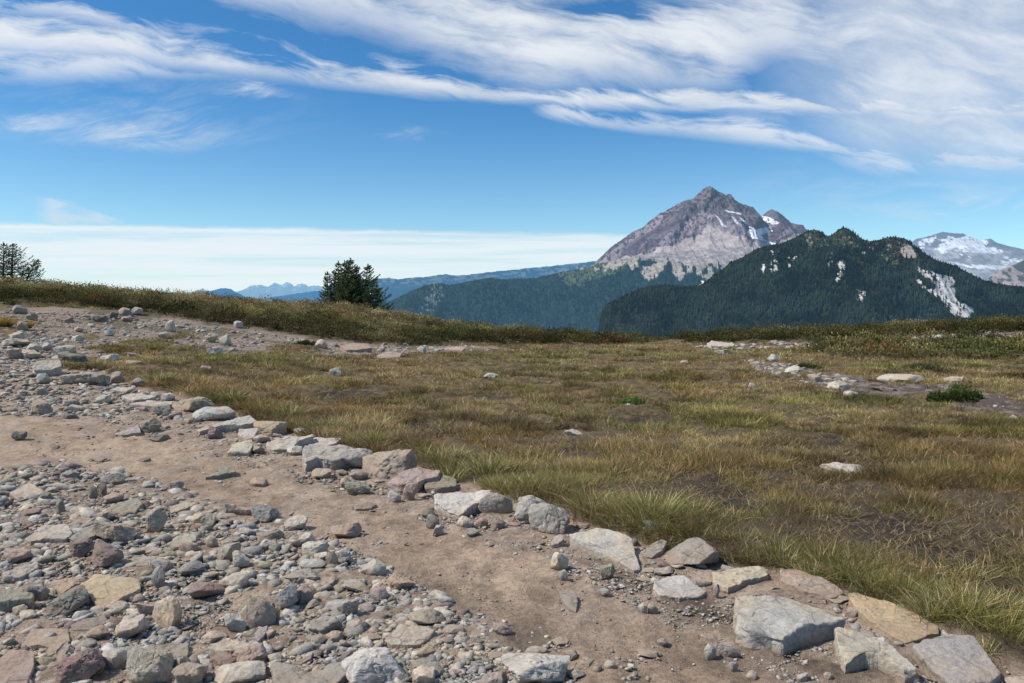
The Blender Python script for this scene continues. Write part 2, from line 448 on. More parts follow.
SUN_AZ, SUN_EL = R(-100), R(50)     # azimuth from straight ahead, to the left; height
HZ = (.17, .34, .58)
# snowy range on the skyline
def c_far(pu, pv, x, y, z):
    n = fbm(pu * .4, pv * .8, None, 4, 4)
    s = sstep(.52, .62, n) * sstep(294, 280, pv)
    return lerp(A(.1, .12, .15), A(.75, .78, .8), s[..., None])
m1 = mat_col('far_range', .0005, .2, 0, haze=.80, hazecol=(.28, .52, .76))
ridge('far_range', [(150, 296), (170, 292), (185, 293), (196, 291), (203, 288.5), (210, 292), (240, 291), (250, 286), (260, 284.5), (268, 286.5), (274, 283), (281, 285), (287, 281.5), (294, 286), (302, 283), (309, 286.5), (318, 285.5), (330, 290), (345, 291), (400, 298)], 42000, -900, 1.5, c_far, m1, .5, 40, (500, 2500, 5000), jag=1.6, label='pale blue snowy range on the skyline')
m2 = mat_col('blue_hills', .001, .2, 0, haze=.82, hazecol=(.085, .27, .52))
c_blue = lambda pu, pv, x, y, z: lerp(A(.05, .07, .07), A(.12, .14, .14), fbm(pu * .3, pv * .6, None, 8, 3)[..., None])
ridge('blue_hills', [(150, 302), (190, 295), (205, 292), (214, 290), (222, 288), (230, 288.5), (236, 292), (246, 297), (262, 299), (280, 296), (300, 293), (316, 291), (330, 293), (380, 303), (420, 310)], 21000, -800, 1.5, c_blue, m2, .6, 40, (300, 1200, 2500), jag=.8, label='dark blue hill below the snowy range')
def c_long(pu, pv, x, y, z):
    n = fbm(pu * .25, pv * .7, None, 12, 4); top = np.interp(pu, [360, 440, 590], [279, 275, 264])
    s = sstep(.5, .6, n) * sstep(14, 4, pv - top)
    return lerp(A(.03, .05, .05), A(.3, .29, .28), s[..., None])
m3 = mat_col('long_blue_ridge', .001, .2, 0, haze=.72, hazecol=(.09, .25, .45))
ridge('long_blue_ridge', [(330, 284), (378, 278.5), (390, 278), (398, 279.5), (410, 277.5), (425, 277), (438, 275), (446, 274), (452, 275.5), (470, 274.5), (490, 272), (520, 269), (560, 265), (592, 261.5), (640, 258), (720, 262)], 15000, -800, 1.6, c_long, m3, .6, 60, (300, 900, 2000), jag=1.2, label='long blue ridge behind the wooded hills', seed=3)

# the main peak
PEAK = [(560, 285), (585, 270), (594, 263.6), (602, 256), (611, 247), (620, 241), (628, 235), (635, 231), (642, 227.6), (651, 220), (659, 214), (668, 209.5), (676, 205), (682, 202), (688, 200), (693, 198.5), (697.6, 194), (702, 190), (706, 187), (709, 186.2), (712, 187), (719, 191.6), (726, 195), (729, 194), (731, 194), (733.6, 199), (740, 203), (745.6, 205), (753, 207), (757.6, 213), (761, 217.5), (765, 213), (768, 210.5), (772, 209.2), (779, 212), (786, 218), (791, 223), (797, 224), (803, 225), (806, 229), (830, 240), (870, 258), (920, 280)]
def c_peak(pu, pv, x, y, z):
    wu = pu + (fbm(pu * .12, pv * .12, None, 71, 3) - .5) * 16; wv = pv + (fbm(pu * .12, pv * .12, None, 73, 3) - .5) * 12
    str_ = fbm((pu * .62 + pv * .8) * .22, (pv - pu * .5) * .03, None, 75, 5)[..., None]      # debris streaks down the left face
    fine = fbm(pu * .5, pv * .5, None, 76, 4)[..., None]
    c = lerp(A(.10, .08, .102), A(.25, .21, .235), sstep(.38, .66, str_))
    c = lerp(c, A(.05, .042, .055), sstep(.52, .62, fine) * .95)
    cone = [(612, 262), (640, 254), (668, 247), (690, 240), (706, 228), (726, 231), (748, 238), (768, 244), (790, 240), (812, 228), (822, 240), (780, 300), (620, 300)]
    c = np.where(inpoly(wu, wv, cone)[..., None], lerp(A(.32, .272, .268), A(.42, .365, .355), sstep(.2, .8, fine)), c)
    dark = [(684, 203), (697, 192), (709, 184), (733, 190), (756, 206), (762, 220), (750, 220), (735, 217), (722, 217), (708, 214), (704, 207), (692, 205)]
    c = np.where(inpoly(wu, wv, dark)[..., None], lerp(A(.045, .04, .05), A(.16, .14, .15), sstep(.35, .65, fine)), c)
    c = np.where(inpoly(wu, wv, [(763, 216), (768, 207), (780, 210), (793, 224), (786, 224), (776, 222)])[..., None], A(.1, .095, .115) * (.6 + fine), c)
    snow = np.zeros(pu.shape, bool)
    for q in ([(760, 216), (768, 217), (776, 219), (779, 223), (772, 224), (764, 221)], [(748, 226), (758, 229), (769, 226), (772, 231), (762, 236), (764, 241), (752, 238), (745, 232)], [(731, 217), (735, 219), (739, 226), (736, 225)], [(738, 216), (742, 218), (748, 225), (744, 224)], [(720, 208), (732, 211), (742, 213), (740, 214), (728, 212)], [(716, 216), (720, 218), (728, 227), (724, 226)], [(764, 240), (776, 243), (770, 247)]):
        snow |= inpoly(pu + (wu - pu) * .3, pv + (wv - pv) * .3, q)
    snow &= fbm(pu * .6, pv * .6, None, 79, 3) > .36
    c = np.where(snow[..., None], A(.72, .74, .77), c)
    c = np.where((inpoly(wu, wv, [(700, 228), (720, 222), (735, 224), (748, 232), (740, 238), (715, 233)]))[..., None], lerp(c, A(.42, .385, .38), .6 * sstep(.4, .7, fine)), c)
    return c
def peak_shape(x, y, z, drop):
    u_, v_ = bearing(x, y, z)
    s = 9000 / F
    rib = 0
    for a, b, w, hgt in (((700, 198), (640, 250), 9, 130), ((709, 187), (690, 232), 8, 170), ((722, 194), (745, 232), 7, 110), ((672, 207), (622, 248), 7, 90), ((690, 203), (668, 240), 5, 90), ((745, 206), (760, 222), 6, 80), ((772, 210), (778, 236), 7, 110)):
        ax, ay = a; bx, by = b; L2 = (bx - ax) ** 2 + (by - ay) ** 2
        t = np.clip(((u_ - ax) * (bx - ax) + (v_ - ay) * (by - ay)) / L2, 0, 1)
        d2 = (u_ - ax - t * (bx - ax)) ** 2 + (v_ - ay - t * (by - ay)) ** 2
        rib = rib + hgt * np.exp(-d2 / w ** 2) * sstep(0, .15, t + .05) * (1 - t * .5)
    cliff = sstep(212, 219, v_ + 0 * u_) * sstep(695, 706, u_) * sstep(765, 750, u_)
    return y - rib * sstep(0, 60, drop) - cliff * 160 * sstep(0, 60, drop)
m4 = mat_col('peak_rock', .008, .28, .9, 30, haze=.20, hazecol=(.24, .40, .62), detail=8)
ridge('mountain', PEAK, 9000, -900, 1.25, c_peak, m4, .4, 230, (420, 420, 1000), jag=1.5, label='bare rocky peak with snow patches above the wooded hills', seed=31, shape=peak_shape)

# glaciated mountain on the right
def c_glac(pu, pv, x, y, z):
    n = fbm(pu * .16, pv * .35, None, 91, 4)[..., None]; f = fbm(pu * .6, pv * .6, None, 92, 3)[..., None]
    c = lerp(A(.17, .15, .155), A(.36, .33, .32), sstep(.4, .65, n)); c = lerp(c, A(.06, .075, .1), sstep(251, 243, pv + (f[..., 0] - .5) * 8)[..., None] * .85)
    wv = pv + (n[..., 0] - .5) * 14
    snow = inpoly(pu, wv, [(918, 243), (926, 238), (938, 237), (932, 243), (922, 247)]) | inpoly(pu, wv, [(932, 250), (944, 241), (956, 236), (968, 236), (980, 241), (992, 246), (1004, 250), (1000, 254), (975, 253), (955, 250), (940, 253)]) | inpoly(pu, pv + (n[..., 0] - .5) * 4, [(950, 263), (980, 265), (1010, 266), (1040, 262), (1040, 267), (1000, 270), (965, 267)]) | inpoly(pu, wv, [(1000, 260), (1018, 258), (1024, 262), (1005, 264)])
    snow &= f[..., 0] < .70
    return np.where(snow[..., None], A(.78, .8, .83), c)
m5 = mat_col('glacier_rock', .004, .25, .7, 40, haze=.48, hazecol=(.28, .46, .68), detail=7)
ridge('glacier_mountain', [(880, 262), (905, 246), (916, 239), (925, 237), (934, 234.6), (943, 231.6), (953, 233), (963, 233.5), (971.5, 237), (981, 240.5), (986, 239.5), (990, 238.6), (998, 243), (1009, 246), (1024, 249.5), (1060, 255), (1130, 264)], 15000, -900, 2.2, c_glac, m5, .5, 110, (260, 800, 1500), jag=1.0, label='glaciated mountain behind the wooded ridge', seed=51)
c_red = lambda pu, pv, x, y, z: np.where(((fbm(pu * .2, pv * .3, None, 95, 3) > .56) | inpoly(pu, pv, [(1012, 266), (1024, 261), (1060, 256), (1060, 270), (1020, 272)]))[..., None], A(.05, .06, .045), lerp(A(.25, .2, .2), A(.34, .28, .27), fbm(pu * .5, pv * .5, None, 96, 3)[..., None]))
m6 = mat_col('moraine_slope', .01, .25, .5, 20, haze=.25, hazecol=(.24, .40, .6), detail=6)
ridge('moraine_hill', [(960, 298), (980, 286), (990, 277), (1000, 270), (1012, 265), (1024, 260), (1050, 250), (1130, 235)], 6500, -700, 1.5, c_red, m6, .5, 70, (80, 200, 400), label='reddish bare slope beyond the wooded ridge', seed=61)

# wooded hills
CONES_V, CONES_L, CONES_C, CONES_N = [], [], [], 0
def plant(Pm, n, keep, hgt, colr, seed, store, crest):
    crest_v = lambda u: np.interp(u, [q[0] for q in crest], [q[1] for q in crest])
    return _plant(Pm, n, keep, hgt, colr, seed, store, crest_v)
def _plant(Pm, n, keep, hgt, colr, seed, store, crest_v):
    """small firs standing on a slope"""
    g = np.random.default_rng(seed)
    nr, nc = Pm.shape[:2]
    e1 = Pm[1:, :-1] - Pm[:-1, :-1]; e2 = Pm[:-1, 1:] - Pm[:-1, :-1]
    area = np.linalg.norm(np.cross(e1, e2), axis=-1).ravel()
    i = g.choice(len(area), n, p=area / area.sum())
    r, c = i // (nc - 1), i % (nc - 1)
    a, b = g.random((n, 1)), g.random((n, 1))
    p = Pm[r, c] + a * e1[r, c] + b * e2[r, c]
    k = keep(p, g)
    p = p[k]; n = len(p)
    h = hgt * g.uniform(.5, 1.25, n) * np.where(g.random(n) < .1, 1.25, 1)
    w = h * g.uniform(.13, .2, n)
    ang = g.uniform(0, 6.28, (n, 1)) + np.arange(5)[None] * (2 * math.pi / 5)
    ca, sa = np.cos(ang), np.sin(ang)
    h = h * (.45 + .55 * sstep(0, 14, bearing(p[:, 0], p[:, 1], p[:, 2])[1] - crest_v(bearing(p[:, 0], p[:, 1], p[:, 2])[0])))
    V = np.zeros((n, 12, 3))
    for q, (zb, zt, ww) in enumerate(((-.05, .72, 1.), (.42, 1., .62))):
        V[:, q * 6:q * 6 + 5, 0] = ca * (w * ww)[:, None] * g.uniform(.7, 1.2, (n, 5)); V[:, q * 6:q * 6 + 5, 1] = sa * (w * ww)[:, None]
        V[:, q * 6:q * 6 + 5, 2] = (h * zb)[:, None] ; V[:, q * 6 + 5, 2] = h * zt
        V[:, q * 6 + 5, 0] = g.normal(0, .02, n) * h
    V += p[:, None]
    kf = np.array([[q * 6 + j, q * 6 + (j + 1) % 5, q * 6 + 5] for q in (0, 1) for j in range(5)])
    L = ((np.arange(n) * 12)[:, None] + kf.ravel()[None]).ravel()
    qu, qv = bearing(p[:, 0], p[:, 1], p[:, 2]); var = .45 + 1.3 * sstep(.3, .72, fbm(qu * .05 + qv * .03, qv * .09, None, 121, 3)) ** 1.2; var = var * (.7 + .6 * fbm(qu * .3, qv * .2, None, 122, 2))  # broad light and dark of the folds painted into tree colour
    base = np.array(colr) * var[:, None] + A(.005, .006, .001) * sstep(.55, .75, fbm(qu * .12, qv * .16, None, 123, 3))[:, None]
    cc = np.repeat((base * g.uniform(.5, 1.4, (n, 1)) + g.normal(0, .003, (n, 3)))[:, None], 12, 1)
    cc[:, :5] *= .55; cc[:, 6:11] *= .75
    store.append((V.reshape(-1, 3), L, np.clip(cc.reshape(-1, 3), .003, 1)))
def build_forest(name, store, mat, label):
    V, L, K, o = [], [], [], 0
    for v_, l_, c_ in store:
        V.append(v_); L.append(l_ + o); K.append(c_); o += len(v_)
    L = np.concatenate(L)
    ob = link(name, mesh(name, np.concatenate(V), L, np.full(len(L) // 3, 3), np.concatenate(K)), mat, smooth=False)
    return tag(ob, label, 'forest', kind='stuff')

def wob(pu, pv, s=1.):
    return pu + (fbm(pu * .28, pv * .28, None, 101, 3) - .5) * 9 * s, pv + (fbm(pu * .28, pv * .28, None, 103, 3) - .5) * 9 * s
HILLS_CLEAR = lambda u, v: (v < np.interp(u, [590, 610, 640, 680, 720, 760], [270, 268, 271, 276, 272, 262]) - 1 + (fbm(u * .11, u * 0 + 1, None, 105, 3) - .5) * 22) & (u > 560) & (fbm(u * .2, v * .13, None, 106, 3) > .41)
def c_hills(pu, pv, x, y, z):
    f = fbm(pu * .4, pv * .4, None, 107, 4)[..., None]
    c = lerp(A(.014, .024, .018), A(.03, .045, .026), f)
    meadow = lerp(A(.12, .14, .07), A(.07, .09, .045), f)
    u, v = wob(pu, pv)
    c = np.where((inpoly(u, v, [(560, 274), (600, 258), (640, 262), (620, 272), (580, 284), (565, 285)]) & (f[..., 0] > .4))[..., None], meadow, c)
    c = np.where(HILLS_CLEAR(pu, pv)[..., None], lerp(A(.47, .405, .335), A(.33, .275, .23), f), c)
    cn = (v < np.interp(u, [600, 640, 700, 730, 770], [256, 259, 264, 263, 252])) & (u > 600)
    c = np.where(cn[..., None], lerp(A(.32, .272, .268), A(.42, .365, .355), sstep(.2, .8, f)), c)
    wh = inpoly(u, v, [(701, 279), (705, 281), (704, 286), (699, 286)]) | inpoly(u, v, [(714, 279), (719, 279), (715, 285), (711, 286)])
    c = np.where(wh[..., None], A(.75, .73, .72), c)
    c = np.where(inpoly(u, v, [(430, 293), (438, 284), (446, 292), (444, 300), (432, 312), (420, 312)])[..., None] & (f > .5), A(.15, .15, .14), c)
    return c
m7 = mat_col('wooded_hill', .02, .4, .6, 12, haze=.30, hazecol=(.10, .25, .40))
HSKY = [(330, 330), (365, 315), (385, 304), (395, 299), (405, 294), (415, 289), (428, 284.5), (440, 283), (450, 285), (460, 283), (470, 281), (490, 278), (505, 279.5), (520, 278.5), (535, 278), (550, 275), (565, 271.5), (580, 268.5), (594, 264.5), (605, 263), (620, 259), (640, 255), (655, 253), (680, 251), (710, 249), (740, 247), (770, 247), (800, 252), (830, 262)]
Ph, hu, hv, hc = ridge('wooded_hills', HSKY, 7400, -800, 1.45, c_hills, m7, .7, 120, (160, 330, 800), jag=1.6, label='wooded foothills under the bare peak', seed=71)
def keep_h(p, g):
    u, v = bearing(p[:, 0], p[:, 1], p[:, 2])
    uw, vw = wob(u, v)
    k = ~(HILLS_CLEAR(u, v) & (g.random(len(u)) < .95)) & ~((v < np.interp(u, [600, 640, 700, 730, 770], [258, 261, 266, 265, 254])) & (u > 600) & (g.random(len(u)) < .985)) & ~(HILLS_CLEAR(u, v - 3) & (g.random(len(u)) < .6))
    k &= ~(inpoly(uw, vw, [(560, 274), (600, 258), (640, 262), (620, 272), (580, 284), (565, 285)]) & (g.random(len(u)) < .75))
    k &= ~(inpoly(uw, vw, [(430, 293), (438, 284), (446, 292), (444, 300), (432, 312), (420, 312)]) & (g.random(len(u)) < .4))
    k &= ~(inpoly(uw, vw, [(701, 278), (706, 281), (705, 287), (698, 287)]) | inpoly(uw, vw, [(714, 278), (720, 279), (715, 286), (710, 287)]))
    return k & (v < 345)
st7 = []
plant(Ph, 26000, keep_h, 30, (.016, .028, .021), 3, st7, HSKY)
m7b = mat_col('distant_firs', .05, .2, 0, haze=.30, hazecol=(.085, .23, .39))
build_forest('distant_forest', st7, m7b, 'dense fir forest on the blue green foothills under the peak')

CLEAR = [[(916, 267), (934, 273), (953, 278), (956, 290), (957, 301), (975, 310), (972, 318), (957, 317), (946, 304), (934, 294), (920, 285), (934, 290), (936, 283), (925, 277)],
         [(839, 257), (845, 258), (846, 266), (841, 276), (836, 284), (834, 281), (838, 270)], [(829, 253), (833, 254), (832, 263), (828, 266)], [(859, 290), (865, 290), (863, 302), (858, 302)],
         [(772, 249), (777, 251), (774, 256), (769, 256)], [(763, 264), (770, 267), (766, 273), (761, 274)], [(773, 260), (778, 258), (777, 270), (770, 271)], [(789, 256), (796, 257), (792, 266), (787, 268)], [(868, 245), (875, 248), (870, 251)], [(860, 252), (868, 251), (872, 255)], [(915, 280), (924, 281), (920, 284)]]
PATCHY = [[(874, 254), (886, 251), (900, 260), (901, 268), (888, 267)], [(802, 234), (815, 229), (832, 232), (846, 228), (864, 237), (880, 245), (860, 250), (830, 244), (810, 250)], [(885, 236), (906, 237), (918, 250), (900, 258), (885, 247)]]
def clearing(pu, pv):
    u, v = wob(pu, pv, .6)
    a = np.zeros(np.shape(pu), bool)
    for q in CLEAR: a |= inpoly(u, v, q)
    isl = (fbm(pu * .33, pv * .22, None, 111, 2) > .66) | ((pu < 880) & (fbm(pu * .55, pv * .3, None, 112, 2) > .60))
    b = np.zeros(np.shape(pu), bool)
    for q in PATCHY: b |= inpoly(u, v, q)
    pink = inpoly(u, v, [(901, 247), (910, 246), (917, 255), (911, 260), (904, 256)])
    return a & ~isl, b, pink
def c_ridge(pu, pv, x, y, z):
    f = fbm(pu * .4, pv * .4, None, 113, 4)[..., None]
    c = lerp(A(.014, .021, .015), A(.03, .04, .024), f)
    a, b, pink = clearing(pu, pv)
    c = np.where(b[..., None], np.where(f > .6, A(.16, .145, .125), lerp(A(.03, .04, .022), A(.062, .066, .04), f)), c)
    c = np.where(pink[..., None], A(.38, .32, .29), c)
    return np.where(a[..., None], lerp(A(.66, .64, .63), A(.46, .45, .44), f), c)
m8 = mat_col('ridge_soil', .06, .3, .5, 6, haze=.09, hazecol=(.1, .25, .38))
RSKY = [(590, 350), (598, 330), (600, 318), (603, 308), (608, 303), (618, 299), (626, 294), (633, 291), (645, 287), (652, 285), (665, 285), (680, 286), (692, 286), (700, 285), (707, 281), (714, 274), (722, 270), (729, 263), (743, 257), (755, 249.5), (767, 245), (779, 244), (789, 240), (797, 236.5), (801.6, 234), (807, 231), (813, 229.5), (819, 230.5), (825, 235), (829, 236), (834, 233), (839, 229), (844, 227.6), (849, 229), (854, 233), (862, 239), (870, 241), (878, 240), (889.5, 237), (898, 237), (906, 239), (915, 246), (925, 254), (936, 260), (953, 265), (967, 272), (983, 280), (1000, 284), (1024, 287), (1060, 293), (1130, 305)]
Pr, ru, rv, rc = ridge('forested_ridge', RSKY, 3200, -420, 1.35, c_ridge, m8, .6, 130, (280, 280, 700), label='dark forested ridge in front of the peak', seed=81)
def keep_r(p, g):
    u, v = bearing(p[:, 0], p[:, 1], p[:, 2])
    a, b, pink = clearing(u, v)
    a = a | clearing(u, v - 3.5)[0]; pink = pink | clearing(u, v - 4)[2]; b = b & (clearing(u, v - 4)[1] | (g.random(len(u)) < .5))
    low = sstep(300, 345, v) * .25
    return ~((a & (g.random(len(u)) < .96)) | (b & (g.random(len(u)) < .5)) | (pink & (g.random(len(u)) < .9))) & (v < 352) & (g.random(len(u)) > low)
st8 = []
plant(Pr, 42000, keep_r, 18, (.019, .029, .022), 5, st8, RSKY)
m8b = mat_col('ridge_firs', .1, .2, 0, haze=.15, hazecol=(.075, .20, .34))
build_forest('forest', st8, m8b, 'dark fir forest covering the near ridge')
# ------------------------------------------------------------------ rocks, as surveyed
TONE = dict(W=(.53, .50, .46), P=(.47, .44, .395), G=(.31, .29, .265), D=(.155, .147, .14), N=(.265, .25, .19), Y=(.47, .385, .235), R=(.225, .15, .14),
            K=(.39, .30, .26), T=(.41, .325, .245), C=(.56, .475, .37), B=(.39, .35, .305), S=(.30, .285, .27))
# slabs: outline of the top face | thickness | tone | label
SLABS = '''
735,594 772,595 792,597 806,602 847,619 827,623 813,626 795,633 782,639 770,635 748,633 738,625|15|P|large pale blue grey slab with a broken front edge among the path edging
780,568 795,568 817,575 844,590 835,596 806,589 781,578|6|K|pinkish grey flat slab under the grass, behind the largest pale blue slab
712,570 737,567 764,564 768,572 752,578 728,589 714,584|6|C|cream lichen-spotted slab touching the elongated white stone
654,580 668,575 684,575 695,582 707,590 700,595 680,597 660,595 653,588|5|W|elongated white stone lying low in the dirt beside the cream slab
567,533 602,527 632,538 638,561 641,568 634,570 612,556 589,543|4|W|pale pointed slab half sunk in the dirt bank below the big green tussock
646,549 652,543 662,538 668,541 662,550 652,557 645,556|3|B|narrow pale flake leaning against the dark angular stone
559,590 575,590 578,600 576,611 570,609 563,600|3|G|pale grey wedge stone lying alone on the trodden dirt
848,594 858,592 889,601 916,612 938,625 938,633 905,643 894,637 880,627 867,618 855,607|3|Y|yellow slab peppered with dark lichen at the edge of the grass
913,643 950,632 974,636 1002,672 992,684 950,684 930,662|9|G|broad mid grey slab at the end of the edging, beside the yellow slab
834,626 884,637 919,668 903,669 880,656 862,653 846,660 838,645|13|P|long pale wedge-shaped slab with a dark front, between grey slab and largest pale slab
1003,677 1014,674 1035,678 1040,686 1010,684|4|W|white slab cut by the frame corner past the last grey slab
434,494 448,490 491,490 489,498 473,504 459,513 448,509 435,501|7|W|big white slab with a pointed front below the foot of the grass tussock
424,482 440,475 456,477 457,485 440,489 425,487|4|N|flat greenish grey slab wedged between long pinkish rock and white slab
386,481 400,472 415,468 441,470 438,476 425,478 418,484 400,485|8|K|long pinkish grey rock running behind a small upright pink stone
353,505 368,502 377,503 370,508 355,509|2|D|thin dark slate chip lying at the trail edge under the boulders
303,447 310,444 329,444 355,446 350,452 335,458 318,457 305,462|12|B|large slab rock with a deep shadowed dark grey front face
308,439 317,437 342,438 336,443 309,447|3|W|flat pale slab resting behind the large dark-fronted slab rock
266,442 286,435 313,433 314,436 299,440 293,447 273,449|5|W|broad white slab with a slanting ridge on its top
239,429 259,427 254,436 247,439 238,434|3|W|small white slab beside the flat tan boulder
227,452 232,443 252,438 253,444 249,452|4|W|squarish pale slab tilted towards the trail
196,428 222,421 250,415 257,420 243,424 218,425 200,431|4|P|long low blue grey slab below the rounded white boulder
219,427 226,423 248,426 235,429|2|W|thin white flake lying on the long low slab
118,432 130,428 139,424 141,432 121,435|2|B|flat tongue-shaped stone in front of the greenish grey boulder
204,477 212,472 223,466 235,467 236,471 220,475|4|N|mossy green slate shard lying alone on the trail
138,460 146,457 151,458 143,461|1|D|small dark slate chip lying flat on the smooth trail dirt
121,396 137,392 157,396 133,401|3|P|upper pale flat slab stepped at the corner of the grass
128,403 150,401 172,401 172,404 159,407|2|P|lower pale flat slab stepped below the corner of the grass
110,389 118,386 134,388 125,392|2|W|smallest pale flat slab at the very corner of the grass
33,366 40,361 60,360 62,366 50,368 34,369|8|P|big boulder with a flat pale top and greenish front in the upper stones
9,493 29,482 45,491 38,495 18,499|2|W|white pointed slab lying flat at the top of the lower rubble
25,535 45,524 68,523 73,531 66,538 45,538 30,541|5|P|wide pale grey slab with a dark shaded edge above the purple boulders
69,538 84,527 100,523 105,528 96,535 76,541|4|S|blue grey slab beside the brown pink boulder
105,509 118,502 137,497 143,503 135,511 115,512|4|N|pale green slab ending in a blunt grey tip
2,572 20,565 38,560 38,567 20,577 4,578|5|B|long beige slab pointing at the frame edge, under the pink block
139,547 150,545 163,549 158,552 140,552|3|P|thin pale blue stick-like slab beyond the purple boulder
132,558 145,556 157,557 150,564 135,565|3|P|thin pale slab lying next to the purple boulder
171,545 173,538 185,532 197,533 196,540 180,546|4|P|flat bluish white slab with a raised straight edge
80,584 95,574 139,578 141,587 126,596 104,609 92,600|4|Y|large yellow stained slab lying on the dark layered rock
0,590 10,588 34,592 33,597 0,601 -12,597|12|N|thick grey green slab with a dark front, cut by the frame edge
20,645 32,627 68,628 70,640 60,647|3|T|tan slab almost buried in dirt with a thin raised rim
43,656 50,645 62,638 64,643 52,655|2|P|upper thin slate shard leaning in the corner rubble
34,668 55,655 67,640 70,646 58,664 46,668|2|B|lower thin slate shard leaning in the corner rubble
-4,660 10,648 34,650 34,666 25,690 -6,690|4|K|wide pinkish white slab in the bottom corner of the rubble
151,654 160,646 177,640 189,643 188,655 170,657|4|N|green grey slab beside the pale blocky stone at the bottom
70,624 85,617 105,615 108,622 92,629 74,630|3|D|flat dark slab tucked under the yellow stained slab
210,648 226,637 247,641 256,645 237,650 220,652|7|C|cream topped slab with a dark slate underside edge
250,638 258,628 268,625 266,632 257,642|3|P|narrow pale slab leaning below the standing tan block
270,660 285,668 310,672 330,668 350,656 352,670 330,688 275,688|6|S|wide blue grey dished slab holding a drift of dirt
294,663 302,658 312,654 311,658 300,664|2|D|thin dark slate sliver lying in the dirt of the dished slab
313,582 325,576 336,577 333,583 318,587|3|B|small beige slab on the crest of the stone heap
170,507 185,501 197,503 185,509 171,513|3|P|flat pale slab on the rim between rubble and trodden dirt
385,638 399,627 426,625 435,629 430,636 419,645 408,646 390,644|4|P|flat pale lozenge-shaped slab in front of a rounded grey boulder
340,345 352,343 369,344 372,348 346,350|2|K|flat pinkish slab where the upper track runs out into the grass
377,355 385,352 402,352 400,357 380,358|2|K|flat pinkish slab at the far end of the upper track
707,343 712,341 722,342 736,344 732,346 710,346|2|W|white flat slab lying just under the far shrub belt
943,378 952,376 964,377 963,381 946,382|2|W|white flat slab beyond the round green bush
56,318 60,315 68,314 73,317 65,320|3|R|flat dark-edged slab on the upper bare ground
90,458 98,454 107,457 100,461|1|B|pale flat stone set flush in the smooth trail dirt
444,349 452,346 466,347 462,350|2|K|long flat pink stone at the edge of the distant turf
'''
